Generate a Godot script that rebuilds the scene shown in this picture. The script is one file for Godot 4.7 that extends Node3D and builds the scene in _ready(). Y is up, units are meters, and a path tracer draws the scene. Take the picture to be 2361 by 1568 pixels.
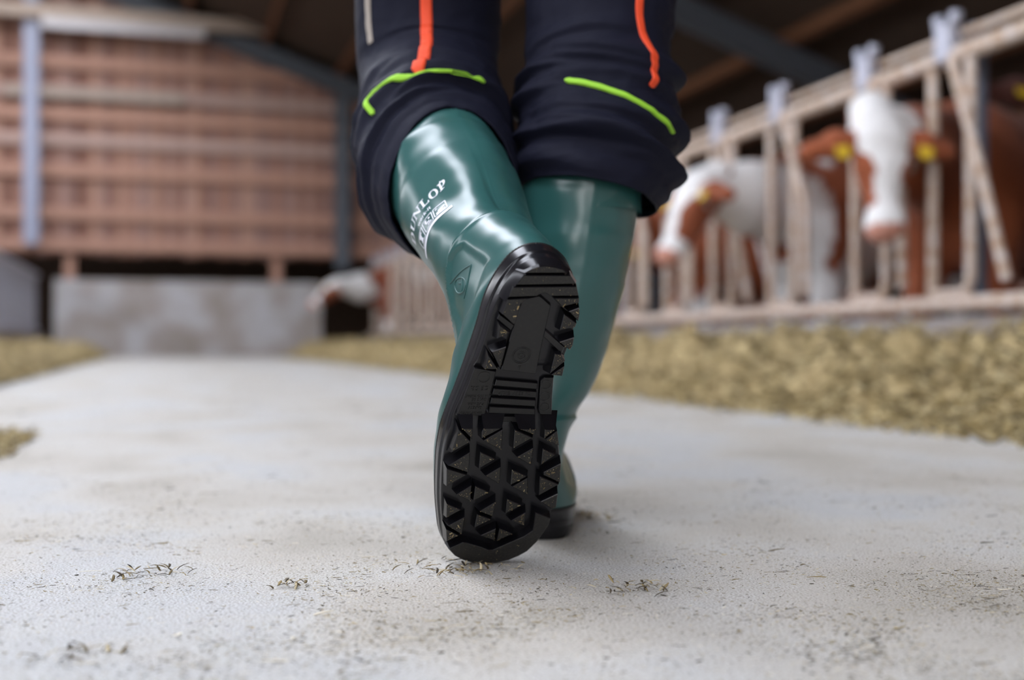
extends Node3D
# A walk down the feed alley of a cattle barn: rubber boots and work trousers, cows behind the feed fence.
# World: the alley runs along -Z; the walker and the camera are turned by YAW towards the right-hand feed fence.

const YAW := 0.2915
const EYE := 0.197
const FENCE_X := 3.1
const BACK_Z := -18.0

var names := {}
var M := {}

# ---------------------------------------------------------------- mesh helpers
class Geo:
	var v := PackedVector3Array()
	var c := PackedColorArray()
	var i := PackedInt32Array()
	var tint := Color.WHITE
	func vert(p: Vector3) -> int:
		v.append(p); c.append(tint)
		return v.size() - 1
	func tri(a: int, b: int, d: int) -> void:
		i.append(a); i.append(b); i.append(d)
	func quad(a: int, b: int, d: int, e: int) -> void:
		tri(a, b, d); tri(a, d, e)
	func flat_quad(a: Vector3, b: Vector3, d: Vector3, e: Vector3) -> void:
		quad(vert(a), vert(b), vert(d), vert(e))
	func flat_tri(a: Vector3, b: Vector3, d: Vector3) -> void:
		tri(vert(a), vert(b), vert(d))
	func box(t: Transform3D, size: Vector3) -> void:
		var h := size / 2.0
		for ax in 3:
			for s in [-1.0, 1.0]:
				var n := Vector3.ZERO; n[ax] = s
				var u := Vector3.ZERO; u[(ax + 1) % 3] = 1.0
				var w := Vector3.ZERO; w[(ax + 2) % 3] = 1.0
				if s < 0.0:
					var k := u; u = w; w = k
				flat_quad(t * ((n - u - w) * h), t * ((n - u + w) * h), t * ((n + u + w) * h), t * ((n + u - w) * h))
	# chamfered box, 44 triangles
	func bevel_box(t: Transform3D, size: Vector3, b: float) -> void:
		var h := size / 2.0
		for ax in 3:
			for s in [-1.0, 1.0]:
				var u := (ax + 1) % 3
				var w := (ax + 2) % 3
				var q := []
				for e in [[-1, -1], [-1, 1], [1, 1], [1, -1]]:
					var p := Vector3.ZERO
					p[ax] = s * h[ax]; p[u] = e[0] * (h[u] - b) * s; p[w] = e[1] * (h[w] - b)
					q.append(t * p)
				flat_quad(q[0], q[1], q[2], q[3])
		for ax in 3:
			var u := (ax + 1) % 3
			var w := (ax + 2) % 3
			for e in [[-1.0, -1.0], [-1.0, 1.0], [1.0, 1.0], [1.0, -1.0]]:
				var a := Vector3.ZERO
				var d := Vector3.ZERO
				a[u] = e[0] * h[u]; a[w] = e[1] * (h[w] - b)
				d[u] = e[0] * (h[u] - b); d[w] = e[1] * h[w]
				var lo := Vector3.ZERO; lo[ax] = -h[ax] + b
				var hi := Vector3.ZERO; hi[ax] = h[ax] - b
				if e[0] * e[1] > 0.0:
					flat_quad(t * (a + lo), t * (a + hi), t * (d + hi), t * (d + lo))
				else:
					flat_quad(t * (a + lo), t * (d + lo), t * (d + hi), t * (a + hi))
		for sx in [-1.0, 1.0]:
			for sy in [-1.0, 1.0]:
				for sz in [-1.0, 1.0]:
					var g := Vector3(sx * h.x, sy * (h.y - b), sz * (h.z - b))
					var k := Vector3(sx * (h.x - b), sy * h.y, sz * (h.z - b))
					var l := Vector3(sx * (h.x - b), sy * (h.y - b), sz * h.z)
					if sx * sy * sz > 0.0:
						flat_tri(t * g, t * l, t * k)
					else:
						flat_tri(t * g, t * k, t * l)
	# swept round bar along a list of points; r is one radius or a list
	func tube(path: Array, r, n := 10, caps := true, flat := 1.0) -> void:
		var first := v.size()
		var m := path.size()
		var side := Vector3.ZERO
		for k in m:
			var p: Vector3 = path[k]
			var d: Vector3 = (path[mini(k + 1, m - 1)] - path[maxi(k - 1, 0)]).normalized()
			if side == Vector3.ZERO:
				side = d.cross(Vector3.UP if absf(d.y) < 0.9 else Vector3.RIGHT).normalized()
			side = (side - d * side.dot(d)).normalized()
			var up := d.cross(side)
			var rr: float = r[k] if r is Array else r
			for j in n:
				var a := TAU * j / n
				vert(p + (side * cos(a) + up * sin(a) * flat) * rr)
		for k in m - 1:
			for j in n:
				var j2 := (j + 1) % n
				quad(first + k * n + j, first + (k + 1) * n + j, first + (k + 1) * n + j2, first + k * n + j2)
		if caps:
			var a0 := vert(path[0])
			var a1 := vert(path[m - 1])
			for j in n:
				var j2 := (j + 1) % n
				tri(a0, first + j, first + j2)
				tri(a1, first + (m - 1) * n + j2, first + (m - 1) * n + j)
	# grid of points, row by row; wraps around the columns
	func grid(p: PackedVector3Array, nu: int, nv: int, wrap := true) -> void:
		var first := v.size()
		for q in p:
			vert(q)
		for k in nv - 1:
			for j in (nu if wrap else nu - 1):
				var j2 := (j + 1) % nu
				quad(first + k * nu + j, first + k * nu + j2, first + (k + 1) * nu + j2, first + (k + 1) * nu + j)
	func mesh(smooth := true) -> ArrayMesh:
		var vol := 0.0
		var k := 0
		while k < i.size():
			vol += v[i[k]].dot(v[i[k + 1]].cross(v[i[k + 2]]))
			k += 3
		if vol > 0.0:   # front faces run clockwise
			k = 0
			while k < i.size():
				var s := i[k + 1]; i[k + 1] = i[k + 2]; i[k + 2] = s
				k += 3
		var n := PackedVector3Array()
		if smooth:
			n.resize(v.size())
			k = 0
			while k < i.size():
				var f := (v[i[k + 2]] - v[i[k]]).cross(v[i[k + 1]] - v[i[k]])
				n[i[k]] += f; n[i[k + 1]] += f; n[i[k + 2]] += f
				k += 3
			for q in n.size():
				n[q] = n[q].normalized() if n[q].length_squared() > 1e-30 else Vector3.UP
		else:
			var v2 := PackedVector3Array()
			var c2 := PackedColorArray()
			var i2 := PackedInt32Array()
			k = 0
			while k < i.size():
				var f := (v[i[k + 2]] - v[i[k]]).cross(v[i[k + 1]] - v[i[k]])
				f = f.normalized() if f.length_squared() > 1e-30 else Vector3.UP
				for q in 3:
					v2.append(v[i[k + q]]); c2.append(c[i[k + q]]); n.append(f); i2.append(k + q)
				k += 3
			v = v2; c = c2; i = i2
		var arr := []
		arr.resize(Mesh.ARRAY_MAX)
		arr[Mesh.ARRAY_VERTEX] = v
		arr[Mesh.ARRAY_NORMAL] = n
		arr[Mesh.ARRAY_COLOR] = c
		arr[Mesh.ARRAY_INDEX] = i
		var am := ArrayMesh.new()
		am.add_surface_from_arrays(Mesh.PRIMITIVE_TRIANGLES, arr)
		return am

# a closed-around surface that can be sampled to lay things on it
class Loft:
	var p := PackedVector3Array()
	var nu := 0
	var nv := 0
	func at(u: float, t: float) -> Vector3:
		var x := fposmod(u, 1.0) * nu
		var y := clampf(t, 0.0, 1.0) * (nv - 1)
		var x0 := int(x) % nu
		var y0 := mini(int(y), nv - 2)
		var fx := x - floorf(x)
		var fy := y - y0
		var x1 := (x0 + 1) % nu
		return p[y0 * nu + x0].lerp(p[y0 * nu + x1], fx).lerp(p[(y0 + 1) * nu + x0].lerp(p[(y0 + 1) * nu + x1], fx), fy)
	func normal(u: float, t: float) -> Vector3:
		var du := at(u + 0.004, t) - at(u - 0.004, t)
		var dt := at(u, minf(t + 0.006, 1.0)) - at(u, maxf(t - 0.006, 0.0))
		var n := du.cross(dt).normalized()
		var mid := (at(u + 0.5, t) + at(u, t)) / 2.0
		return n if n.dot(at(u, t) - mid) > 0.0 else -n
	func lift(u: float, t: float, off: float) -> Vector3:
		return at(u, t) + normal(u, t) * off

func part(g: Geo, called: String, m: Material, parent: Node, smooth := true) -> MeshInstance3D:
	return put(g.mesh(smooth), called, m, parent)

func put(mesh: Mesh, called: String, m: Material, parent: Node, t := Transform3D()) -> MeshInstance3D:
	var o := MeshInstance3D.new()
	o.mesh = mesh
	o.material_override = m
	o.transform = t
	o.cast_shadow = GeometryInstance3D.SHADOW_CASTING_SETTING_ON
	o.name = numbered(called) if parent == self else called
	parent.add_child(o, true)
	return o

func numbered(called: String) -> String:
	var n: int = names.get(called, 0)
	names[called] = n + 1
	return called if n == 0 else "%s_%03d" % [called, n]

func thing(called: String, label: String, category: String, t := Transform3D(), group := "") -> Node3D:
	var o := Node3D.new()
	o.name = numbered(called)
	add_child(o)
	o.transform = t
	tag(o, label, category, group)
	return o

func tag(o: Node, label: String, category: String, group := "", kind := "") -> void:
	if label: o.set_meta("label", label)
	if category: o.set_meta("category", category)
	if group: o.set_meta("group", group)
	if kind: o.set_meta("kind", kind)

func structure(o: Node, label: String, category: String) -> Node:
	tag(o, label, category, "", "structure")
	return o

func frame(called: String, at := Vector3.ZERO) -> Node3D:
	var o := Node3D.new()
	o.name = numbered(called)
	add_child(o)
	o.position = at
	return o

func mat(called: String, color: Color, rough: float, more := {}) -> StandardMaterial3D:
	var m := StandardMaterial3D.new()
	m.resource_name = called
	m.albedo_color = color
	m.roughness = rough
	for k in more:
		m.set(k, more[k])
	M[called] = m
	return m

func rgb(r: float, g: float, b: float) -> Color:
	return Color(r / 255.0, g / 255.0, b / 255.0)

func lin(r: float, g: float, b: float) -> Color:
	return rgb(r, g, b).srgb_to_linear()

func ramp(stops: Array) -> Gradient:
	var g := Gradient.new()
	var o := PackedFloat32Array()
	var c := PackedColorArray()
	for s in stops:
		o.append(s[0]); c.append(s[1])
	g.offsets = o
	g.colors = c
	return g

func noise_texture(seed_: int, freq: float, size: int, stops: Array, octaves := 4, kind := FastNoiseLite.TYPE_SIMPLEX_SMOOTH) -> NoiseTexture2D:
	var n := FastNoiseLite.new()
	n.seed = seed_
	n.noise_type = kind
	n.frequency = freq
	n.fractal_octaves = octaves
	var t := NoiseTexture2D.new()
	t.width = size
	t.height = size
	t.seamless = true
	t.noise = n
	if stops:
		t.color_ramp = ramp(stops)
	return t

func catmull(a: Variant, b: Variant, c: Variant, d: Variant, t: float) -> Variant:
	return (b * 2.0 + (c - a) * t + (a * 2.0 - b * 5.0 + c * 4.0 - d) * (t * t) + (b * 3.0 - a - c * 3.0 + d) * (t * t * t)) * 0.5

func spline(list: Array, t: float) -> Variant:   # t from 0 to size - 1
	var k := clampi(int(t), 0, list.size() - 2)
	return catmull(list[maxi(k - 1, 0)], list[k], list[k + 1], list[mini(k + 2, list.size() - 1)], t - k)

# a box between two points, for beams and bars: width across, depth along `up`
func beam(g: Geo, a: Vector3, b: Vector3, w: float, d: float, up := Vector3.UP, bev := 0.0) -> void:
	var z := (b - a).normalized()
	var x := up.cross(z).normalized()
	var y := z.cross(x)
	var t := Transform3D(Basis(x, y, z), (a + b) / 2.0)
	if bev > 0.0:
		g.bevel_box(t, Vector3(w, d, a.distance_to(b)), bev)
	else:
		g.box(t, Vector3(w, d, a.distance_to(b)))

# ---------------------------------------------------------------- build order
func _ready() -> void:
	camera_and_light()
	materials()
	barn()
	feed_fence()
	left_fence()
	boots()
	walker()
	cows()
	feed_piles()
	litter()

func camera_and_light() -> void:
	var cam := Camera3D.new()
	cam.name = "camera"
	var lens := CameraAttributesPhysical.new()
	lens.frustum_focal_length = 40.71
	lens.frustum_focus_distance = 0.955
	lens.frustum_near = 0.05
	lens.frustum_far = 200.0
	lens.exposure_aperture = 2.8
	cam.attributes = lens
	add_child(cam)
	cam.fov = 2.0 * rad_to_deg(atan(784.0 / 2660.0))
	cam.transform = Transform3D(Basis(Vector3.UP, -YAW) * Basis(Vector3.RIGHT, atan(8.0 / 2660.0)), Vector3(0, EYE, 0))
	cam.current = true
	var e := Environment.new()
	e.background_mode = Environment.BG_SKY
	var sky := Sky.new()
	var sm := ProceduralSkyMaterial.new()
	sm.sky_top_color = rgb(226, 231, 243)
	sm.sky_horizon_color = rgb(243, 242, 240)
	sm.sky_curve = 0.2
	sm.ground_bottom_color = rgb(120, 118, 112)
	sm.ground_horizon_color = rgb(190, 190, 188)
	sm.sky_energy_multiplier = 1.0
	sky.sky_material = sm
	e.sky = sky
	e.background_energy_multiplier = 12.0
	e.tonemap_mode = Environment.TONE_MAPPER_LINEAR
	e.tonemap_exposure = 1.0
	e.sdfgi_enabled = true
	e.ssao_enabled = true
	e.ssil_enabled = true
	var we := WorldEnvironment.new()
	we.name = "environment"
	we.environment = e
	add_child(we)

func materials() -> void:
	var grain := noise_texture(3, 0.012, 512, [[0.0, rgb(205, 205, 205)], [0.45, rgb(235, 235, 235)], [1.0, rgb(255, 255, 255)]], 4)
	var wood := [rgb(166, 124, 107), rgb(146, 106, 91), rgb(186, 146, 127), rgb(128, 90, 76), rgb(176, 140, 127), rgb(155, 122, 113)]
	for k in wood.size():
		mat("board_%d" % k, wood[k], 0.85, {"albedo_texture": grain, "uv1_triplanar": true, "uv1_world_triplanar": true, "uv1_scale": Vector3(5, 0.5, 5)})
	mat("girt", rgb(184, 142, 123), 0.85, {"albedo_texture": grain, "uv1_triplanar": true, "uv1_world_triplanar": true, "uv1_scale": Vector3(0.5, 5, 5)})
	mat("girt_grey", rgb(182, 154, 144), 0.85, {"albedo_texture": grain, "uv1_triplanar": true, "uv1_world_triplanar": true, "uv1_scale": Vector3(0.5, 5, 5)})
	mat("girt_pale", rgb(178, 162, 150), 0.85, {"albedo_texture": grain, "uv1_triplanar": true, "uv1_world_triplanar": true, "uv1_scale": Vector3(0.5, 5, 5)})
	mat("tie_beam", rgb(184, 166, 152), 0.85, {"albedo_texture": grain, "uv1_triplanar": true, "uv1_world_triplanar": true, "uv1_scale": Vector3(0.5, 5, 5)})
	mat("white_paint", rgb(190, 186, 188), 0.5)
	mat("purlin", rgb(112, 72, 46), 0.85, {"albedo_texture": grain, "uv1_triplanar": true, "uv1_world_triplanar": true, "uv1_scale": Vector3(4, 4, 0.4)})
	mat("roof_board", rgb(72, 56, 44), 0.9, {"albedo_texture": grain, "uv1_triplanar": true, "uv1_world_triplanar": true, "uv1_scale": Vector3(0.6, 3, 0.6)})
	mat("steel", rgb(84, 90, 98), 0.5)
	mat("post_paint", rgb(146, 150, 170), 0.5)
	mat("galvanised", rgb(176, 178, 192), 0.4, {"metallic": 0.3})
	mat("post_steel", rgb(112, 120, 138), 0.45, {"metallic": 0.3})
	var rust := noise_texture(8, 0.02, 512, [[0.0, rgb(150, 116, 92)], [0.4, rgb(190, 166, 144)], [0.65, rgb(204, 190, 180)], [1.0, rgb(216, 216, 222)]], 4)
	mat("fence_bar", Color.WHITE, 0.65, {"albedo_texture": rust, "uv1_triplanar": true, "uv1_world_triplanar": true, "uv1_scale": Vector3(1.6, 1.6, 1.6)})
	var fine := noise_texture(21, 0.17, 2048, [[0.0, rgb(104, 94, 80)], [0.26, rgb(164, 158, 148)], [0.42, rgb(192, 188, 181)], [0.7, rgb(207, 205, 202)], [1.0, rgb(230, 229, 227)]], 5)
	var broad := noise_texture(5, 0.006, 1024, [[0.0, Color(0.86, 0.845, 0.81)], [0.38, Color(0.95, 0.94, 0.92)], [0.55, Color(0.975, 0.975, 0.97)], [0.75, Color(0.95, 0.965, 0.985)], [1.0, Color(0.98, 0.99, 1.0)]], 5)
	var bumps := noise_texture(31, 0.34, 1024, [], 3)
	bumps.as_normal_map = true
	bumps.bump_strength = 4.0
	mat("concrete", Color.WHITE, 0.72, {"albedo_texture": fine, "uv1_triplanar": true, "uv1_world_triplanar": true, "uv1_scale": Vector3(1.1, 1.1, 1.1), "metallic_specular": 0.4,
		"detail_enabled": true, "detail_albedo": broad, "detail_blend_mode": BaseMaterial3D.BLEND_MODE_MUL, "detail_uv_layer": BaseMaterial3D.DETAIL_UV_2, "uv2_triplanar": true, "uv2_world_triplanar": true, "uv2_scale": Vector3(0.33, 0.33, 0.33),
		"normal_enabled": true, "normal_texture": bumps, "normal_scale": 0.35})
	mat("stall_floor", rgb(96, 86, 74), 0.85)
	var worn := noise_texture(44, 0.008, 512, [[0.0, rgb(140, 130, 122)], [0.4, rgb(158, 150, 147)], [0.65, rgb(170, 167, 167)], [1.0, rgb(180, 180, 185)]], 3)
	mat("old_concrete", Color.WHITE, 0.8, {"albedo_texture": worn, "uv1_triplanar": true, "uv1_world_triplanar": true, "uv1_scale": Vector3(0.3, 0.3, 0.3)})
	mat("yard", rgb(150, 148, 140), 0.9)
	# boots
	mat("green_rubber", rgb(43, 86, 83), 0.29, {"metallic_specular": 0.55})
	var sole_dust := noise_texture(12, 0.05, 512, [[0.0, rgb(22, 22, 23)], [0.6, rgb(25, 25, 25)], [1.0, rgb(34, 33, 30)]], 5)
	mat("black_rubber", Color.WHITE, 0.42, {"albedo_texture": sole_dust, "uv1_triplanar": true, "uv1_scale": Vector3(9, 9, 9)})
	var tread_dust := noise_texture(17, 0.03, 1024, [[0.0, rgb(22, 22, 21)], [0.5, rgb(30, 29, 27)], [0.75, rgb(42, 40, 34)], [1.0, rgb(76, 70, 56)]], 6)
	mat("tread_rubber", Color.WHITE, 0.6, {"albedo_texture": tread_dust, "uv1_triplanar": true, "uv1_scale": Vector3(12, 12, 12)})
	mat("rim_rubber", rgb(19, 19, 23), 0.22)
	mat("wall_rubber", rgb(14, 14, 18), 0.24)
	mat("white_print", rgb(226, 228, 236), 0.5)
	# trousers
	var weave := noise_texture(29, 0.2, 512, [], 2)
	weave.as_normal_map = true
	mat("navy_cloth", rgb(24, 25, 38), 0.65, {"metallic_specular": 0.22, "normal_enabled": true, "normal_texture": weave, "normal_scale": 0.25, "uv1_triplanar": true, "uv1_scale": Vector3(14, 14, 14)})
	mat("orange_trim", rgb(226, 72, 28), 0.7)
	mat("lime_trim", rgb(150, 206, 52), 0.7)
	mat("zip_grey", rgb(150, 140, 130), 0.6)
	mat("dyed", Color.WHITE, 0.85, {"vertex_color_use_as_albedo": true})
	mat("coat", Color.WHITE, 0.8, {"vertex_color_use_as_albedo": true, "rim_enabled": true, "rim": 0.2, "rim_tint": 0.5})
	mat("eye", rgb(18, 12, 10), 0.1)
	mat("tag_yellow", rgb(214, 178, 44), 0.45)
	mat("feed", Color.WHITE, 0.95, {"vertex_color_use_as_albedo": true})
	mat("chaff", Color.WHITE, 0.9, {"vertex_color_use_as_albedo": true})

# ---------------------------------------------------------------- the barn
func roof_y(x: float) -> float:
	var gone := absf(x + 1.85)
	return 5.831 - 0.35 * gone

func unit_box() -> Mesh:
	if not M.has("unit"):
		var g := Geo.new()
		g.box(Transform3D(), Vector3.ONE)
		M["unit"] = g.mesh(false)
	return M["unit"]

func block(called: String, m: Material, parent: Node, lo: Vector3, hi: Vector3) -> MeshInstance3D:
	var t := Transform3D(Basis.from_scale(hi - lo), (lo + hi) / 2.0)
	return put(unit_box(), called, m, parent, t)

func barn() -> void:
	var rng := RandomNumberGenerator.new()
	rng.seed = 7
	var fl := block("floor", M.concrete, self, Vector3(-2.4, -0.3, -18.3), Vector3(3.35, 0, 9.0))
	structure(fl, "dusty light grey concrete floor of the feed alley", "floor")
	var sr := block("floor", M.stall_floor, self, Vector3(3.35, -0.3, -21.2), Vector3(8.4, -0.02, 9.0))
	structure(sr, "dark manure-stained stall floor behind the right feed fence", "floor")
	var sl := block("floor", M.stall_floor, self, Vector3(-6.6, -0.3, -21.2), Vector3(-2.4, -0.02, 9.0))
	structure(sl, "dark stall floor behind the left feed fence", "floor")
	var se := block("floor", M.stall_floor, self, Vector3(-2.4, -0.3, -21.2), Vector3(3.35, -0.02, -18.3))
	structure(se, "dark floor behind the concrete wall at the alley end", "floor")
	var yard := block("trim", M.yard, self, Vector3(-60, -0.6, -60), Vector3(60, -0.3, 60))
	structure(yard, "pale gravel yard around the barn", "yard")
	# roof: two slopes that leave an open light ridge between them
	var x0 := [-0.9, -2.8]
	var x1 := [8.5, -6.9]
	for k in 2:
		var ceiling := structure(frame("ceiling"), ["dark boarded roof slope above the cows on the right", "dark boarded roof slope on the left of the ridge"][k], "ceiling")
		var g := Geo.new()
		beam(g, Vector3((x0[k] + x1[k]) / 2.0, (roof_y(x0[k]) + roof_y(x1[k])) / 2.0 + 0.22, -21.4), Vector3((x0[k] + x1[k]) / 2.0, (roof_y(x0[k]) + roof_y(x1[k])) / 2.0 + 0.22, 9.2), Vector2(x1[k] - x0[k], roof_y(x1[k]) - roof_y(x0[k])).length(), 0.06, Vector3(0.3304 * (1 if k == 0 else -1), 0.9439, 0))
		part(g, "roof_slab", M.roof_board, ceiling, false)
		for n in 9:
			var x: float = lerpf(x0[k], x1[k], (n + 0.1) / 8.4)
			var q := Geo.new()
			beam(q, Vector3(x, roof_y(x) + 0.115, -21.3), Vector3(x, roof_y(x) + 0.115, 9.1), 0.09, 0.15, Vector3(0.3304 * (1 if k == 0 else -1), 0.9439, 0))
			part(q, "purlin", M.purlin, ceiling, false)
	structure(block("ceiling", M.roof_board, self, Vector3(-3.0, 5.75, -21.4), Vector3(-0.7, 5.81, -16.4)), "boarded cap over the far end of the open ridge", "ceiling")
	# steel frames
	for z in [BACK_Z + 0.16, -10.2, -2.4, 5.4]:
		var f := structure(frame("trim"), {-10.2: "dark grey steel rafter crossing the ceiling above the cows", -2.4: "grey steel rafter over the walker, above the frame", 5.4: "grey steel rafter behind the viewpoint"}.get(z, "grey steel rafter sloping down along the end wall"), "rafter")
		for side in [1, -1]:
			var a := Vector3(-1.85, roof_y(-1.85) - 0.1, z)
			var out := 10.1 if side > 0 else 4.9
			var b := Vector3(-1.85 + side * out, roof_y(-1.85 + side * out) - 0.1, z)
			var g := Geo.new()
			var up := Vector3(0.3304 * side, 0.9439, 0)
			beam(g, a + up * 0.12, b + up * 0.12, 0.16, 0.02, up)
			beam(g, a - up * 0.12, b - up * 0.12, 0.16, 0.02, up)
			beam(g, a, b, 0.02, 0.24, up)
			part(g, "rafter", M.steel, f, false)
			var h := Geo.new()
			steel_column(h, -1.85 + side * (out - 0.4), z, 0.0, roof_y(-1.85 + side * (out - 0.4)) - 0.24)
			part(h, "column", M.steel, f, false)
	for c in [[-1.85, 1.62, "pale blue-grey steel post in the middle of the end wall", "post_paint"], [2.61, 1.35, "grey steel column at the right end of the girts on the end wall", "steel"]]:
		var g := Geo.new()
		steel_column(g, c[0], BACK_Z + 0.16, c[1], roof_y(c[0]) - 0.24)
		structure(part(g, "trim", M[c[3]], self, false), c[2], "post")
	# end wall: boards, girts, the dark gap and the concrete wall below
	var wall := structure(frame("wall_back"), "reddish brown vertical board wall with horizontal girts closing the barn", "wall")
	var x := -6.4
	while x < 8.1:
		var w := rng.randf_range(0.105, 0.135)
		var y0 := 1.5 + rng.randf_range(-0.02, 0.02)
		block("board", M["board_%d" % rng.randi_range(0, 5)], wall, Vector3(x + 0.004, y0, BACK_Z - 0.03 + rng.randf_range(-0.006, 0.006)), Vector3(x + w - 0.004, roof_y(x + w / 2.0) + 0.08, BACK_Z))
		x += w
	for q in [[4.29, "girt"], [3.85, "girt_grey"], [3.53, "girt"], [3.16, "girt_grey"], [2.71, "girt"], [2.09, "girt"], [1.64, "girt"]]:
		block("girt", M[q[1]], wall, Vector3(-6.4, q[0] - 0.085, BACK_Z), Vector3(minf(2.5, -1.85 + (5.6 - q[0]) / 0.35), q[0] + 0.085, BACK_Z + 0.09))
		block("girt", M.girt, wall, Vector3(2.72, q[0] - 0.085, BACK_Z), Vector3(minf(8.0, -1.85 + (5.6 - q[0]) / 0.35), q[0] + 0.085, BACK_Z + 0.09))
	var tie := block("trim", M.tie_beam, self, Vector3(-6.3, 4.84, BACK_Z + 0.3), Vector3(2.9, 5.02, BACK_Z + 0.42))
	structure(tie, "long pale timber tie beam high in front of the end wall", "beam")
	var lath := block("trim", M.white_paint, self, Vector3(-1.7, 4.7, BACK_Z + 0.31), Vector3(0.55, 4.835, BACK_Z + 0.41))
	structure(lath, "white painted batten fixed under the pale tie beam", "batten")
	var lath2 := block("trim", M.girt_pale, self, Vector3(-2.2, 3.76, BACK_Z + 0.1), Vector3(0.25, 3.9, BACK_Z + 0.16))
	structure(lath2, "pale batten laid on a girt of the end wall", "batten")
	for q in [[-1.42, 0.14], [1.55, 0.16]]:
		structure(block("trim", M.girt, self, Vector3(q[0], 0, BACK_Z - 0.12), Vector3(q[0] + q[1], 1.5, BACK_Z - 0.03)), ["short brown timber stub under the left end of the end wall", "short brown timber stub under the right end of the end wall"][0 if q[0] < 0.0 else 1], "post")
	var low := block("wall_end", M.old_concrete, self, Vector3(-1.55, 0, BACK_Z - 0.1), Vector3(2.3, 1.13, BACK_Z + 0.12))
	structure(low, "low worn concrete wall closing the far end of the feed alley", "wall")
	structure(block("wall_far", M.roof_board, self, Vector3(-6.9, -0.02, -21.3), Vector3(8.5, 5.9, -21.1)), "dark wall seen through the gap under the boards", "wall")
	# long sides: boarded on the right, open above a low wall on the left
	var wr := structure(frame("wall_right"), "brown vertical board wall behind the cows on the right", "wall")
	var z := -21.0
	while z < 9.0:
		var w := rng.randf_range(0.16, 0.2)
		block("board", M["board_%d" % rng.randi_range(0, 5)], wr, Vector3(8.3, -0.02, z + 0.004), Vector3(8.34, 2.36, z + w - 0.004))
		z += w
	structure(block("wall_left", M.old_concrete, self, Vector3(-6.6, -0.02, -21.2), Vector3(-6.4, 3.05, 9.0)), "concrete wall under the open left side of the barn", "wall")
	# gable behind the viewpoint with the open drive-in door
	var gb := structure(frame("wall_front"), "boarded gable behind the viewpoint with an open alley door", "wall")
	for k in 25:
		var bx := -6.6 + k * 0.6
		var mid := bx + 0.3
		var bottom := 3.4 if mid > -2.9 and mid < -1.1 else 0.0
		block("panel", M["board_%d" % (k % 6)], gb, Vector3(bx + 0.004, bottom, 8.95), Vector3(bx + 0.596, roof_y(mid) + 0.15, 9.0))

func steel_column(g: Geo, x: float, z: float, y0: float, y1: float) -> void:
	for s in [-1, 1]:
		g.box(Transform3D(Basis(), Vector3(x, (y0 + y1) / 2.0, z + s * 0.09)), Vector3(0.2, y1 - y0, 0.016))
	g.box(Transform3D(Basis(), Vector3(x, (y0 + y1) / 2.0, z)), Vector3(0.012, y1 - y0, 0.17))

# ---------------------------------------------------------------- feed fences
func bar_part(path: Array, r: float, called: String, m: Material, parent: Node, n := 10) -> void:
	var g := Geo.new()
	g.tube(path, r, n)
	part(g, called, m, parent)

func feed_fence() -> void:
	var curb := block("trim", M.old_concrete, self, Vector3(FENCE_X - 0.12, 0, -18.3), Vector3(FENCE_X + 0.14, 0.3, 9.0))
	structure(curb, "low concrete curb under the right feed fence", "curb")
	var f := thing("feed_fence", "rusty galvanised headlock feed fence the cows on the right reach through", "fence", Transform3D(Basis(), Vector3(FENCE_X, 0, 0)))
	bar_part([Vector3(0, 1.38, 4.0), Vector3(0, 1.38, -18.0)], 0.038, "top_rail", M.fence_bar, f)
	bar_part([Vector3(0.02, 1.465, 4.0), Vector3(0.02, 1.465, -18.0)], 0.018, "upper_rail", M.fence_bar, f, 8)
	bar_part([Vector3(0, 0.36, 4.0), Vector3(0, 0.36, -18.0)], 0.034, "bottom_rail", M.fence_bar, f)
	# headlock stations along the fence: measured near the walker, then at regular spacing
	var st := [-2.0, -2.7, -3.4, -4.03, -4.60, -5.39, -6.07, -6.72]
	var zz := -7.4
	while zz > -17.8:
		st.append(zz); zz -= 0.68
	for k in st.size():
		var z: float = st[k]
		# latch with its two round ears on the rails
		var g := Geo.new()
		g.bevel_box(Transform3D(Basis(), Vector3(-0.02, 1.43, z)), Vector3(0.07, 0.16, 0.1), 0.012)
		part(g, "latch", M.galvanised, f, false)
		for s in [-1, 1]:
			bar_part([Vector3(-0.02, 1.49, z + s * 0.035), Vector3(-0.02, 1.525, z + s * 0.052), Vector3(-0.02, 1.55, z + s * 0.055)], 0.027, "latch_ear", M.galvanised, f, 8)
		# fixed bars, the U-shaped neck frame and the swinging lock bar
		var y1 := 1.37
		bar_part([Vector3(0, 0.38, z - 0.12), Vector3(0, y1, z - 0.12)], 0.024, "upright", M.fence_bar, f)
		bar_part([Vector3(0, y1, z + 0.12), Vector3(0, 0.47, z + 0.12), Vector3(0, 0.41, z + 0.1), Vector3(0, 0.4, z + 0.02), Vector3(0, 0.4, z - 0.1)], 0.024, "neck_frame", M.fence_bar, f)
		var open := k % 3 == 0
		bar_part([Vector3(-0.03, 1.41, z + 0.02), Vector3(-0.03, 0.92, z + (0.2 if open else 0.27)), Vector3(-0.03, 0.44, z + (0.36 if open else 0.28))], 0.022, "lock_bar", M.fence_bar, f)
	for z in [-3.98, -7.74, -11.8, -15.9, 0.3]:
		bar_part([Vector3(0.08, -0.02, z), Vector3(0.08, 1.5, z)], 0.045, "post", M.post_steel, f, 12)

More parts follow.
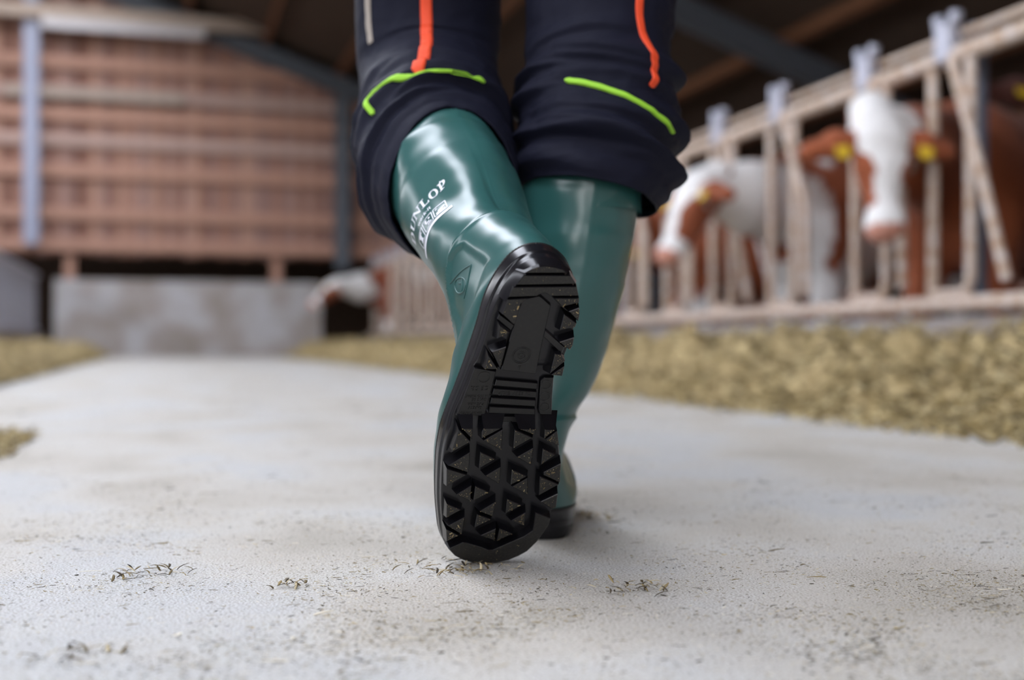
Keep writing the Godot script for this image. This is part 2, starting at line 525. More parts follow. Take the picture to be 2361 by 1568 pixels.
func left_fence() -> void:
	var curb := block("trim", M.old_concrete, self, Vector3(-1.88, 0, -17.85), Vector3(-1.62, 0.3, 9.0))
	structure(curb, "low concrete curb under the left feed fence", "curb")
	var f := thing("feed_fence", "pale galvanised feed fence far off at the left edge of the alley", "fence", Transform3D(Basis(), Vector3(-1.75, 0, 0)))
	bar_part([Vector3(0, 1.16, 4.0), Vector3(0, 1.16, -17.6)], 0.04, "top_rail", M.galvanised, f)
	bar_part([Vector3(0, 0.38, 4.0), Vector3(0, 0.38, -17.6)], 0.034, "bottom_rail", M.galvanised, f)
	var z := 3.0
	while z > -17.5:
		bar_part([Vector3(0, 0.3, z), Vector3(0, 1.16, z)], 0.026, "upright", M.galvanised, f, 8)
		z -= 0.26

# ---------------------------------------------------------------- the boots
# Boot axes: x to its right, y up from the tread, z towards the heel; the toe tip is at z = 0. Sizes of the left sole in millimetres.
const OUTLINE := [3, 297, 11, 296, 19, 292, 27, 285, 33, 275, 37, 262, 39, 248, 39, 232, 37, 215, 34, 198, 32, 180, 34, 163, 40, 146, 47, 126, 53, 105, 56, 86, 57, 66, 55, 48, 51, 32, 45, 19, 36, 7, 25, -2, 12, -7, 0, -8,
	-12, -5, -22, 2, -31, 12, -37, 26, -41, 42, -45, 62, -48, 85, -50, 108, -50, 124, -49, 137, -46, 152, -42, 170, -38, 190, -35, 208, -32, 228, -30, 248, -27, 262, -22, 276, -15, 288, -6, 295]
const LUGS := {
	"A1": [-41.6, 145.7, -32.1, 145.8, -30.9, 134.7],
	"A2": [-44.0, 144.8, -32.3, 132.1, -46.7, 121.6, -46.3, 123.6],
	"B1": [-22.8, 145.5, -7.3, 145.8, -22.9, 135.5, -23.9, 142.1],
	"B2": [-6.3, 144.1, -4.0, 123.4, -21.1, 133.2],
	"C1": [7.4, 144.8, 22.0, 144.3, 22.6, 138.2],
	"C2": [4.0, 144.0, 21.1, 135.7, 6.1, 124.9],
	"D1": [30.3, 144.0, 39.9, 143.6, 31.5, 134.7],
	"D2": [41.5, 142.4, 46.3, 127.1, 33.0, 133.5],
	"E": [-30.9, 121.6, -28.7, 100.6, -47.4, 108.2, -45.9, 109.5],
	"F": [-22.0, 122.0, -7.8, 114.4, -20.5, 104.7],
	"G": [11.0, 116.0, 23.6, 124.9, 24.8, 107.1],
	"H": [32.2, 124.5, 44.9, 117.6, 33.9, 107.7],
	"I": [-48.4, 105.6, -30.1, 98.6, -46.1, 87.2],
	"J": [-13.7, 97.0, -1.6, 106.0, -0.1, 88.2],
	"K1": [8.6, 103.1, 23.4, 95.8, 10.4, 86.7],
	"K2": [24.3, 93.7, 27.4, 76.2, 12.0, 84.7],
	"M1": [37.6, 99.5, 51.4, 108.5, 54.7, 87.8, 38.2, 96.2],
	"M2": [35.0, 95.2, 53.8, 86.0, 37.8, 74.6],
	"N1": [-35.9, 78.0, -24.3, 87.3, -22.5, 70.5],
	"N2": [-20.8, 86.6, -7.5, 79.5, -20.1, 71.0],
	"R": [-43.2, 68.6, -29.6, 61.5, -41.3, 53.3],
	"O1": [-12.9, 59.1, -0.1, 68.8, -0.0, 52.9],
	"O2": [-14.6, 56.2, -1.0, 49.9, -14.6, 41.3],
	"P": [9.8, 71.8, 24.0, 64.4, 11.0, 55.8],
	"Q": [40.8, 67.7, 55.0, 76.0, 56.3, 61.0, 52.8, 59.3],
	"S1": [-38.8, 44.2, -25.2, 53.3, -24.5, 33.5],
	"S2": [-39.8, 40.6, -27.4, 32.7, -37.0, 26.1],
	"T": [17.4, 47.6, 29.2, 56.3, 30.7, 41.2],
	"U1": [-7.3, 31.8, 5.2, 39.2, 6.3, 25.2],
	"U2": [8.3, 39.1, 21.5, 32.3, 8.6, 24.8],
	"TOE": [38.1, 56.2, 53.3, 48.9, 53.1, 41.4, 50.1, 32.8, 46.5, 21.6, 40.0, 9.3, 33.3, 3.2, 24.9, -2.1, 13.6, -5.3, 0.6, -4.5, -8.1, -3.7, -17.9, 1.0, -26.4, 7.2, -33.6, 16.3, -32.8, 17.5, -21.9, 24.4, -18.8, 23.6, -4.9, 17.6, 2.9, 13.1, 7.5, 13.2, 32.9, 28.6, 39.4, 35.2, 39.3, 41.4],
	"h1": [-13.2, 288.7, -7.7, 292.6, -2.4, 294.9, 3.3, 295.4, 9.7, 294.7, 16.3, 293.3, 21.4, 290.1],
	"h2": [-13.3, 286.8, 24.1, 288.0, 30.1, 280.8, -18.4, 278.3],
	"h3": [-19.9, 276.5, 31.0, 278.6, 34.5, 270.4, 11.8, 269.5, 6.3, 272.3, 2.1, 270.7, 0.1, 269.2, -22.6, 267.6],
	"hl1": [-22.5, 265.6, -5.8, 267.3, -11.6, 261.8, -13.0, 244.1, -14.8, 244.0, -25.0, 252.7],
	"hr1": [14.4, 267.9, 35.1, 268.5, 36.0, 264.3, 22.7, 260.3],
	"hr2": [29.1, 256.2, 37.1, 259.9, 38.6, 253.7, 38.7, 247.7],
	"hr3": [25.7, 253.9, 37.7, 245.9, 37.1, 242.1, 24.9, 239.3],
	"hl2": [-25.7, 243.0, -15.8, 236.3, -25.5, 230.6],
	"hl3": [-27.8, 218.7, -16.8, 223.4, -18.2, 202.9],
	"hl4": [-30.3, 215.6, -20.2, 202.4, -30.9, 202.5],
	"hr4": [26.8, 228.4, 38.3, 232.9, 38.6, 225.2, 37.1, 221.3, 31.8, 224.1],
	"hr5": [25.1, 217.6, 30.4, 217.1, 34.9, 210.6, 24.5, 198.5],
	"hr6": [35.4, 205.9, 35.4, 196.4, 25.7, 197.4],
}
const PADS := {
	"plateau": [-9.1, 262.8, -4.5, 264.9, 3.7, 267.1, 6.2, 265.7, 14.8, 259.0, 14.4, 236.5, 14.2, 230.4, 14.1, 195.6, -15.9, 199.1, -12.3, 240.0, -10.9, 255.4],
	"arm_r": [14.4, 236.5, 33.7, 221.4, 32.7, 214.7, 14.2, 230.4],
	"arm_l": [-25.8, 250.3, -12.0, 240.5, -13.8, 235.4, -26.8, 245.6],
	"panel_l": [-36.4, 197.7, -17.8, 194.4, -20.7, 151.1, -44.7, 151.7],
	"panel_r": [24.5, 188.9, 32.4, 189.0, 34.7, 170.5, 37.8, 151.9, 27.1, 152.4, 25.2, 156.3, 21.8, 185.9],
	"ribs": [-17.5, 192.6, 21.3, 188.5, 23.5, 146.2, -18.4, 148.0],
	"slot0": [-17.3, 188.0, 19.7, 184.5],
	"slot1": [-17.9, 179.3, 20.3, 176.1],
	"slot2": [-18.5, 170.5, 21.0, 167.7],
	"slot3": [-18.7, 161.7, 21.9, 159.1],
	"slot4": [-18.9, 152.5, 23.0, 150.8],
}
# back point (y, z), front point (y, z), half width, middle x, lean of the standing boot
const UPPER := [
	[0.385, 0.300, 0.385, 0.160, 0.0645, 0.002, 0.046],
	[0.350, 0.299, 0.350, 0.160, 0.0640, 0.002, 0.042],
	[0.310, 0.297, 0.310, 0.162, 0.0630, 0.002, 0.037],
	[0.260, 0.292, 0.260, 0.166, 0.0605, 0.003, 0.03],
	[0.210, 0.285, 0.212, 0.172, 0.0555, 0.003, 0.022],
	[0.170, 0.280, 0.178, 0.175, 0.0515, 0.003, 0.015],
	[0.142, 0.281, 0.155, 0.173, 0.0480, 0.003, 0.007],
	[0.122, 0.283, 0.138, 0.167, 0.0445, 0.003, -0.003],
	[0.100, 0.287, 0.125, 0.158, 0.0418, 0.003, -0.009],
	[0.072, 0.293, 0.113, 0.148, 0.0400, 0.003, -0.0135],
	[0.045, 0.296, 0.104, 0.140, 0.0395, 0.004, -0.007],
	[0.022, 0.291, 0.099, 0.132, 0.0400, 0.004, 0.000],
	[0.020, 0.262, 0.095, 0.125, 0.0400, 0.002, 0.0],
	[0.020, 0.215, 0.090, 0.115, 0.0420, 0.000, 0.0],
	[0.020, 0.165, 0.084, 0.100, 0.0470, 0.000, 0.0],
	[0.012, 0.115, 0.076, 0.080, 0.0515, 0.002, 0.0],
	[0.012, 0.072, 0.069, 0.056, 0.0500, 0.004, 0.0],
	[0.012, 0.042, 0.062, 0.036, 0.0460, 0.006, 0.0],
	[0.013, 0.018, 0.053, 0.016, 0.0380, 0.006, 0.0],
	[0.016, 0.004, 0.043, 0.003, 0.0250, 0.005, 0.0],
	[0.024, -0.003, 0.032, -0.003, 0.0080, 0.004, 0.0]]

func toe_spring(z: float) -> float:
	return 0.007 * pow(maxf(0.0, 0.05 - z) / 0.058, 2.0)

func rim_y(z: float) -> float:
	return lerpf(0.0225, 0.0305, smoothstep(0.02, 0.28, z))

func base_y(z: float) -> float:   # how far the bare sole lies above the tread: arched under the shank
	return 0.0085 + 0.0045 * smoothstep(0.138, 0.150, z) * (1.0 - smoothstep(0.196, 0.206, z))

func outline(n: int) -> PackedVector2Array:
	var pts := []
	for k in OUTLINE.size() / 2:
		pts.append(Vector2(OUTLINE[2 * k], OUTLINE[2 * k + 1]) / 1000.0)
	var m := pts.size()
	var res := PackedVector2Array()
	for j in n:
		var t := float(j) / n * m
		var k := int(t)
		res.append(catmull(pts[(k - 1 + m) % m], pts[k % m], pts[(k + 1) % m], pts[(k + 2) % m], t - k))
	return res

func offset_loop(p: PackedVector2Array, d: float) -> PackedVector2Array:   # outwards by d
	var res := PackedVector2Array()
	var m := p.size()
	var area := 0.0
	for k in m:
		area += p[k].cross(p[(k + 1) % m])
	var sgn := 1.0 if area > 0.0 else -1.0
	for k in m:
		var a := (p[k] - p[(k - 1 + m) % m]).normalized()
		var b := (p[(k + 1) % m] - p[k]).normalized()
		var na := Vector2(a.y, -a.x) * sgn
		var nb := Vector2(b.y, -b.x) * sgn
		var s := (na + nb)
		s = s / maxf(0.35, s.length_squared()) * 2.0
		res.append(p[k] + s * d)
	return res

func sole_body(mx: float) -> Geo:
	var g := Geo.new()
	var n := 160
	var o := outline(n)
	# share of the height between the bare sole and the rim, outset in millimetres
	var prof := [[0.0, -0.2], [0.04, 0.6], [0.36, 1.0], [0.42, 1.1], [0.45, 2.1], [0.5, 2.6], [0.93, 3.0], [0.985, 2.6], [1.0, 1.6], [1.0, -4.0]]
	var rows := PackedVector3Array()
	for q in prof:
		var l := offset_loop(o, q[1] / 1000.0)
		for k in n:
			var y := lerpf(base_y(o[k].y), rim_y(o[k].y), q[0])
			rows.append(Vector3(l[k].x * mx, y + toe_spring(o[k].y), l[k].y))
	g.grid(rows, n, prof.size())
	# bare bottom: strips across the foot
	var bot := PackedVector3Array()
	var nz := 90
	for k in nz:
		var z := lerpf(-0.0078, 0.2968, float(k) / (nz - 1))
		var lo := 1.0
		var hi := -1.0
		for j in n:
			var a := o[j]
			var b := o[(j + 1) % n]
			if (a.y - z) * (b.y - z) <= 0.0 and absf(a.y - b.y) > 1e-7:
				var xx := lerpf(a.x, b.x, (z - a.y) / (b.y - a.y))
				lo = minf(lo, xx); hi = maxf(hi, xx)
		for j in 2:
			bot.append(Vector3((lo if j == 0 else hi) * mx, base_y(z) + toe_spring(z), z))
	g.grid(bot, 2, nz, false)
	return g

# a tread block: flat worn top, tiny bevel, drafted walls down to the bare sole
func lug(list: Array, top: float, draft: float, mx: float, slope_back := 0.0) -> ArrayMesh:
	var p := PackedVector2Array()
	for k in list.size() / 2:
		p.append(Vector2(list[2 * k], list[2 * k + 1]) / 1000.0)
	var zback := -1.0
	for q in p:
		zback = maxf(zback, q.y)
	var rings := [offset_loop(p, -0.0005), p, offset_loop(p, draft)]
	var g := Geo.new()
	var at := []
	for r in 3:
		var row := PackedVector3Array()
		for k in p.size():
			var q: Vector2 = rings[r][k]
			var y := top + (0.0 if r == 0 else 0.0005)
			if r == 2:
				if slope_back > 0.0 and p[k].y > zback - 0.0035:
					q.y += slope_back
				y = base_y(q.y) + 0.0006
			row.append(Vector3(q.x * mx, y + toe_spring(q.y), q.y))
		at.append(row)
	var t := Geometry2D.triangulate_polygon(rings[0])
	for k in t.size() / 3:
		g.flat_tri(at[0][t[3 * k]], at[0][t[3 * k + 1]], at[0][t[3 * k + 2]])
	var wg := Geo.new()
	var m := p.size()
	var area := 0.0
	for k in m:
		area += p[k].cross(p[(k + 1) % m])
	for r in 2:
		for k in m:
			var k2 := (k + 1) % m
			if area > 0.0:
				wg.flat_quad(at[r][k], at[r][k2], at[r + 1][k2], at[r + 1][k])
			else:
				wg.flat_quad(at[r][k2], at[r][k], at[r + 1][k], at[r + 1][k2])
	var am := g.mesh(false)
	am.add_surface_from_arrays(Mesh.PRIMITIVE_TRIANGLES, wg.mesh(false).surface_get_arrays(0))
	return am

func two_faced(m: ArrayMesh, called: String, face: Material, parent: Node) -> void:   # dust on the worn face, bare rubber on the walls
	m.surface_set_material(0, face)
	m.surface_set_material(1, M.wall_rubber)
	put(m, called, null, parent)

func upper_loft(mx: float, lean: float) -> Loft:
	var l := Loft.new()
	l.nu = 144
	l.nv = 220
	var rows := []
	for r in UPPER:
		rows.append([Vector2(r[0], r[1]), Vector2(r[2], r[3]), Vector2(r[4], r[5] * mx + r[6] * lean)])
	var nz := FastNoiseLite.new()
	nz.seed = 4
	nz.frequency = 14.0
	nz.fractal_octaves = 2
	for k in l.nv:
		var t := float(k) / (l.nv - 1)
		var tt := t * (rows.size() - 1)
		var kk := clampi(int(tt), 0, rows.size() - 2)
		var ring := []
		for c in 3:
			ring.append(catmull(rows[maxi(kk - 1, 0)][c], rows[kk][c], rows[kk + 1][c], rows[mini(kk + 2, rows.size() - 1)][c], tt - kk))
		var b: Vector2 = ring[0]
		var f: Vector2 = ring[1]
		var w: float = ring[2].x
		var xc: float = ring[2].y
		var foot := smoothstep(0.50, 0.66, t)          # the foot is boxier than the shaft
		var ex := lerpf(1.0, 0.8, foot)
		var axis := (f - b) / 2.0
		var mid := (b + f) / 2.0
		for j in l.nu:
			var a := TAU * j / l.nu
			var cp := -cos(a)
			var sq := sin(a)
			cp = signf(cp) * pow(absf(cp), lerpf(1.0, 0.92, foot))
			sq = signf(sq) * pow(absf(sq), ex)
			var q := mid + axis * cp
			var wide := w * (1.0 + 0.12 * foot * -cp)
			var out := relief(float(j) / l.nu, t, mx, lean)
			var d := Vector3(sq * w, axis.x * cp, axis.y * cp).normalized()
			# slack of the soft rubber
			var slack := nz.get_noise_3d(sq * w, q.x, q.y) * 0.0022 * smoothstep(0.95, 0.6, t)
			l.p.append(Vector3(xc + sq * wide, q.x + toe_spring(q.y), q.y) + d * (out + slack))
	return l

# raised rings, welts and guard panels moulded into the rubber; u runs round from the back, t from the top edge down
func relief(u: float, t: float, mx: float, lean: float) -> float:
	var o := 0.0
	var um := minf(fposmod(u, 1.0), 1.0 - fposmod(u, 1.0))                            # 0 at the back, 0.5 in front
	o += 0.0012 * (1.0 - smoothstep(0.010, 0.018, t))                                # top band
	for band in [0.045, 0.1, 0.152]:
		o += 0.0007 * (smoothstep(band - 0.005, band, t) - smoothstep(band, band + 0.03, t))
	var seam := fposmod(u + 0.5, 1.0) - 0.5
	o += 0.0005 * (1.0 - smoothstep(0.0, 0.010, absf(seam - 0.006))) * (1.0 - smoothstep(0.24, 0.28, t))
	# the ankle guard: a step that runs from the heel forward and down
	var edge := 0.56
	for k in GUARD.size() - 1:
		if um >= GUARD[k].x and um < GUARD[k + 1].x:
			edge = lerpf(GUARD[k].y, GUARD[k + 1].y, (um - GUARD[k].x) / (GUARD[k + 1].x - GUARD[k].x))
	o += 0.0024 * smoothstep(edge - 0.010, edge + 0.004, t) * (1.0 - smoothstep(0.60, 0.66, t))
	o += 0.0010 * (1.0 - smoothstep(0.0, 0.014, absf(t - edge))) * (1.0 - smoothstep(0.3, 0.36, um))
	# the sunk ankle panel
	var q := Vector2(um * 0.27, t * 0.42)
	var pan := PackedVector2Array()
	var near := 1.0
	for k in PANEL.size():
		pan.append(Vector2(PANEL[k].x * 0.27, PANEL[k].y * 0.42))
	if Geometry2D.is_point_in_polygon(q, pan):
		for k in pan.size():
			near = minf(near, q.distance_to(Geometry2D.get_closest_point_to_segment(q, pan[k], pan[(k + 1) % pan.size()])))
		o -= 0.0026 * smoothstep(0.0, 0.0042, near)
	# where the leg presses and the soft shaft gives way
	if lean < 0.5:
		o += 0.0025 * exp(-pow((u - 0.84) / 0.05, 2.0) - pow((t - 0.07) / 0.06, 2.0))
		o -= 0.0055 * exp(-pow((u - 0.865) / 0.06, 2.0) - pow((t - 0.20) / 0.055, 2.0))
		o += 0.0030 * exp(-pow((u - 0.965) / 0.05, 2.0) - pow((t - 0.25) / 0.08, 2.0))
		o += 0.0035 * exp(-pow((fposmod(u + 0.5, 1.0) - 0.54) / 0.05, 2.0) - pow((t - 0.16) / 0.07, 2.0))
		o -= 0.0050 * exp(-pow((fposmod(u + 0.5, 1.0) - 0.55) / 0.07, 2.0) - pow((t - 0.31) / 0.035, 2.0))
	return o

const GUARD := [Vector2(-0.01, 0.356), Vector2(0.069, 0.356), Vector2(0.118, 0.361), Vector2(0.174, 0.366), Vector2(0.208, 0.375), Vector2(0.243, 0.389), Vector2(0.278, 0.42), Vector2(0.319, 0.484), Vector2(0.37, 0.56), Vector2(0.52, 0.60)]
const PANEL := [Vector2(0.150, 0.392), Vector2(0.175, 0.380), Vector2(0.215, 0.372), Vector2(0.26, 0.405), Vector2(0.295, 0.46), Vector2(0.30, 0.56), Vector2(0.20, 0.56), Vector2(0.150, 0.515), Vector2(0.130, 0.50)]

func boot(label: String, t: Transform3D, mx: float, lean: float, raised: bool) -> void:
	var b := thing("rubber_boot", label, "boot", t, "pair of green rubber boots")
	var l := upper_loft(mx, lean)
	var g := Geo.new()
	g.grid(l.p, l.nu, l.nv)
	# lining wall inside the top edge
	var inner := PackedVector3Array()
	for k in 3:
		for j in l.nu:
			var c := Vector3.ZERO
			for q in [0, 36, 72, 108]:
				c += l.p[q] / 4.0
			var p := l.p[j]
			inner.append(p + (c - p).normalized() * [0.0, 0.0028, 0.003][k] - Vector3(0, [0.0, 0.0, 0.05][k], 0))
	g.grid(inner, l.nu, 3)
	part(g, "upper", M.green_rubber, b)
	var sole := part(sole_body(mx), "sole", M.rim_rubber, b)
	var w := Geo.new()
	var o := offset_loop(outline(420), 0.0022)
	var path := []
	for k in o.size() + 1:
		var q := o[k % o.size()]
		path.append(Vector3(q.x * mx, rim_y(q.y) + toe_spring(q.y) + 0.0005 * (k % 2), q.y))
	w.tube(path, 0.0013, 6, false)
	part(w, "welt", M.black_rubber, sole)
	# the rounded chamfer of the heel, from the tread face up to the side wall
	var ho := outline(240)
	var hin := offset_loop(ho, -0.0026)
	var hmid := offset_loop(ho, -0.0004)
	var edge := PackedVector3Array()
	var from := 0
	while ho[from].y > 0.262:
		from += 1
	while ho[from % 240].y <= 0.262:
		from += 1
	var count := 0
	while ho[(from + count) % 240].y > 0.262:
		count += 1
	for row in [[hin, 0.0003], [hmid, 0.0040], [offset_loop(ho, 0.0014), 0.0092], [offset_loop(ho, 0.0014), 0.0112]]:
		for k in count:
			var q: Vector2 = row[0][(from + k) % 240]
			edge.append(Vector3(q.x * mx, row[1], q.y))
	var he := Geo.new()
	he.grid(edge, count, 4, false)
	part(he, "heel_edge", M.rim_rubber, sole)
	for k in LUGS:
		var back := 0.009 if k in ["A1", "B1", "C1", "D1"] else 0.0
		two_faced(lug(LUGS[k], 0.0, 0.0016, mx, back), "tread_lug", M.tread_rubber, sole)
	for k in PADS:
		if k.begins_with("slot") or k == "ribs":
			continue
		var shank: bool = k.begins_with("panel")
		two_faced(lug(PADS[k], 0.0100 if shank else 0.0045, 0.0008, mx), "shank_panel" if shank else "heel_plate", M.black_rubber, sole)
	for k in 5:
		var a: Array = PADS["slot%d" % k]
		var nxt: Array = PADS["slot%d" % (k + 1)] if k < 4 else [a[0] + 0.3, a[1] - 8.4, a[2] + 0.6, a[3] - 8.2]
		two_faced(lug([a[0] + 1.0, a[1] - 1.4, a[2], a[3] - 1.2, nxt[2], nxt[3] + 1.1, nxt[0] + 1.0, nxt[1] + 1.4], 0.0100, 0.0004, mx), "shank_rib", M.black_rubber, sole)
	if raised:
		sole_marks(sole)
		upper_marks(b, l)
		sole_chaff(sole)

func boots() -> void:
	var turn := Basis(Vector3.UP, -YAW)
	var lifted := Transform3D(Basis(Vector3(0.9541, -0.0131, -0.2991), Vector3(-0.2505, 0.512, -0.8217), Vector3(0.1639, 0.8589, 0.4852)), Vector3(-0.0251, 0.0022, -1.02))
	boot("raised green rubber boot showing its black lugged sole to the viewer", Transform3D(turn, Vector3.ZERO) * lifted, 1.0, 0.0, true)
	var flat := Transform3D(Basis(Vector3.UP, 0.14), Vector3(0.041, 0.0, -1.157)) * Transform3D(Basis(), Vector3(0.0, 0, -0.297))
	boot("green rubber boot standing flat on the concrete behind the raised one", Transform3D(turn, Vector3.ZERO) * flat, -1.0, 1.0, false)

# letters as thin raised meshes; right, up and out of the surface
func letters(text: String, size: float, at: Vector3, right: Vector3, up: Vector3, depth: float, m: Material, parent: Node, called: String, serif := false) -> void:
	var t := TextMesh.new()
	t.text = text
	t.font = typeface(serif)
	t.font_size = 32
	t.pixel_size = size / 32.0 * 1.37
	t.depth = depth
	t.curve_step = 2.0
	put(t, called, m, parent, Transform3D(Basis(right, up, right.cross(up)), at))

func typeface(serif: bool) -> SystemFont:
	var key := "serif" if serif else "sans"
	if not M.has(key):
		var f := SystemFont.new()
		f.font_names = PackedStringArray(["Droid Serif" if serif else "Droid Sans"])
		f.font_weight = 700
		f.font_italic = serif
		M[key] = f
	return M[key]

func sole_marks(sole: Node) -> void:
	var r := Vector3(-1, 0, 0)
	var u := Vector3(0, 0, -1)
	var y := 0.0098
	for q in [["CE", -24.6, 178.4, 4.2], ["SR", -33.2, 178.2, 4.2], ["EN ISO 20345", -29.4, 170.6, 2.5], ["2011 S5", -28.2, 167.2, 2.5], ["PVC NBR", -29.9, 163.0, 2.4], ["SAFETY", -30.1, 159.4, 2.4], ["MADE IN EU", -32.6, 154.2, 1.7]]:
		letters(q[0], q[3] / 1000.0, Vector3(q[1] / 1000.0, y, q[2] / 1000.0), r, u, 0.0005, M.black_rubber, sole, "lettering")
	letters("SAFETY GRIP", 0.0034, Vector3(0.0013, y, 0.1733), r, u, 0.0005, M.black_rubber, sole, "lettering")
	letters("L", 0.004, Vector3(-0.0008, 0.0043, 0.2013), r, u, 0.0005, M.black_rubber, sole, "lettering")
	for q in [[-27.1, 188.9, 5.0, y], [26.9, 181.8, 4.2, y], [28.3, 170.4, 4.2, y], [30.1, 159.6, 3.8, y], [-1.2, 213.0, 7.6, 0.0043], [-1.2, 213.0, 6.4, 0.0043], [-1.2, 213.0, 3.3, 0.0043], [-1.2, 213.0, 1.6, 0.0043]]:
		var path := []
		for k in 33:
			path.append(Vector3(q[0] / 1000.0 + cos(TAU * k / 32.0) * q[2] / 1000.0, q[3], q[1] / 1000.0 + sin(TAU * k / 32.0) * q[2] / 1000.0))
		var g := Geo.new()
		g.tube(path, 0.00035, 6, false)
		part(g, "moulded_ring", M.black_rubber, sole)

func sole_chaff(sole: Node) -> void:
	var rng := RandomNumberGenerator.new()
	rng.seed = 99
	var g := Geo.new()
	var keys: Array = LUGS.keys()
	var made := 0
	while made < 620:
		var k: String = keys[rng.randi_range(0, keys.size() - 1)]
		if k in ["h1", "h2"] and rng.randf() < 0.7:
			continue
		var p := PackedVector2Array()
		for q in LUGS[k].size() / 2:
			p.append(Vector2(LUGS[k][2 * q], LUGS[k][2 * q + 1]) / 1000.0)
		var c := Vector2.ZERO
		for q in p:
			c += q / p.size()
		var e: Vector2 = p[rng.randi_range(0, p.size() - 1)]
		var e2: Vector2 = p[rng.randi_range(0, p.size() - 1)]
		var at: Vector2 = c.lerp(e.lerp(e2, rng.randf()), pow(rng.randf(), 0.6) * 0.93)
		if not Geometry2D.is_point_in_polygon(at, p):
			continue
		var big := rng.randf() < 0.045
		var s := rng.randf_range(0.0012, 0.0034) if big else rng.randf_range(0.00018, 0.0006)
		var a := rng.randf() * TAU
		g.tint = [lin(150, 132, 92), lin(120, 104, 72), lin(176, 158, 118), lin(96, 84, 60)][rng.randi_range(0, 3)]
		g.box(Transform3D(Basis(Vector3.UP, a) * Basis(Vector3.RIGHT, rng.randf_range(-0.3, 0.3)), Vector3(at.x, toe_spring(at.y) - 0.00015, at.y)), Vector3(s, 0.0003, s * (0.22 if big else 0.7)))
		made += 1
	var o := part(g, "chaff", M.chaff, sole, false)
	o.set_meta("kind", "stuff")

# flat print laid on the rubber: x along u, y up the shaft, in metres from (u, t)
func lay(l: Loft, g: Geo, at: Vector2, tris: PackedVector3Array, off: float) -> void:
	var du := 0.004 / l.at(at.x + 0.002, at.y).distance_to(l.at(at.x - 0.002, at.y))
	var dt := 0.02 / l.at(at.x, at.y + 0.01).distance_to(l.at(at.x, at.y - 0.01))
	var k := 0
	while k < tris.size():
		var q := []
		for e in 3:
			q.append(l.lift(at.x + tris[k + e].x * du, at.y - tris[k + e].y * dt, off))
		g.flat_tri(q[0], q[1], q[2])
		k += 3

func strip(a: Vector2, b: Vector2, w: float) -> PackedVector3Array:   # a bar cut in short pieces so that it can bend
	var res := PackedVector3Array()
	var n := maxi(1, int(a.distance_to(b) / 0.002))
	var s := (b - a).normalized().orthogonal() * w / 2.0
	for k in n:
		var p := a.lerp(b, float(k) / n)
		var q := a.lerp(b, float(k + 1) / n)
		for e in [p - s, q - s, q + s, p - s, q + s, p + s]:
			res.append(Vector3(e.x, e.y, 0))
	return res

func upper_marks(b: Node, l: Loft) -> void:
	var g := Geo.new()
	for q in [["DUNLOP", 0.0105, Vector2(0.792, 0.196), true, 1.18], ["work-it", 0.0046, Vector2(0.792, 0.2115), false, 1.0]]:
		var t := TextMesh.new()
		t.text = q[0]
		t.font = typeface(q[3])
		t.font_size = 32
		t.pixel_size = q[1] / 32.0 * 1.37
		t.depth = 0.0
		t.curve_step = 1.0
		var faces := t.get_faces()
		for k in faces.size():
			faces[k] = Vector3(faces[k].x * q[4], faces[k].y, 0)
		lay(l, g, q[2], faces, 0.0003)
	lay(l, g, Vector2(0.884, 0.189), strip(Vector2(-0.0008, 0), Vector2(0.0008, 0), 0.0016), 0.0003)
	lay(l, g, Vector2(0.792, 0.2475), strip(Vector2(-0.031, 0), Vector2(0.031, 0), 0.0042), 0.0003)
	for k in 3:
		var at := Vector2([0.745, 0.797, 0.849][k], 0.2315)
		var h := 0.0072
		for e in [[-1, -1, 1, -1], [1, -1, 1, 1], [1, 1, -1, 1], [-1, 1, -1, -1]]:
			lay(l, g, at, strip(Vector2(e[0] * h, e[1] * h), Vector2(e[2] * h, e[3] * h), 0.0012), 0.0003)
		var ink: Array = [[[-0.004, 0.004, 0.004, 0.004, 0.003], [0.0, 0.004, 0.0, -0.005, 0.004], [-0.003, -0.004, 0.003, -0.004, 0.002]],
			[[-0.004, 0.004, -0.001, 0.003, -0.004], [0.002, 0.004, 0.004, 0.002, 0.002], [-0.003, 0.0, 0.003, -0.001, 0.002], [-0.001, -0.004, 0.005, -0.004, 0.002]],
			[[-0.005, -0.0045, 0.0055, -0.0045, 0.004], [-0.002, -0.002, 0.0055, 0.001, 0.003], [-0.005, 0.003, -0.003, 0.005, 0.0015]]][k]
		for e in ink:
			lay(l, g, at, strip(Vector2(e[0], e[1]), Vector2(e[2], e[3]), e[4]), 0.0003)
	part(g, "print", M.white_print, b, false)
	# the winged letter moulded into the ankle panel
	var ring := []
	for k in 41:
		var a := TAU * k / 40.0
		ring.append(Vector2(0.7715, 0.4515) + Vector2(0.0045, 0.025) * cos(a) + Vector2(0.019, 0.0035) * sin(a))
	for q in [[Vector2(0.748, 0.410), Vector2(0.792, 0.429), Vector2(0.827, 0.452)], [Vector2(0.827, 0.452), Vector2(0.806, 0.466), Vector2(0.785, 0.482), Vector2(0.764, 0.491)], ring, [Vector2(0.787, 0.446), Vector2(0.775, 0.462), Vector2(0.765, 0.470)], [Vector2(0.772, 0.444), Vector2(0.778, 0.454)]]:
		var path := []
		for k in 33:
			var uv: Vector2 = spline(q, k / 32.0 * (q.size() - 1))
			path.append(l.lift(uv.x, uv.y, 0.0001))
		var r := Geo.new()
		r.tube(path, 0.0007, 8)
		part(r, "moulded_emblem", M.green_rubber, b)

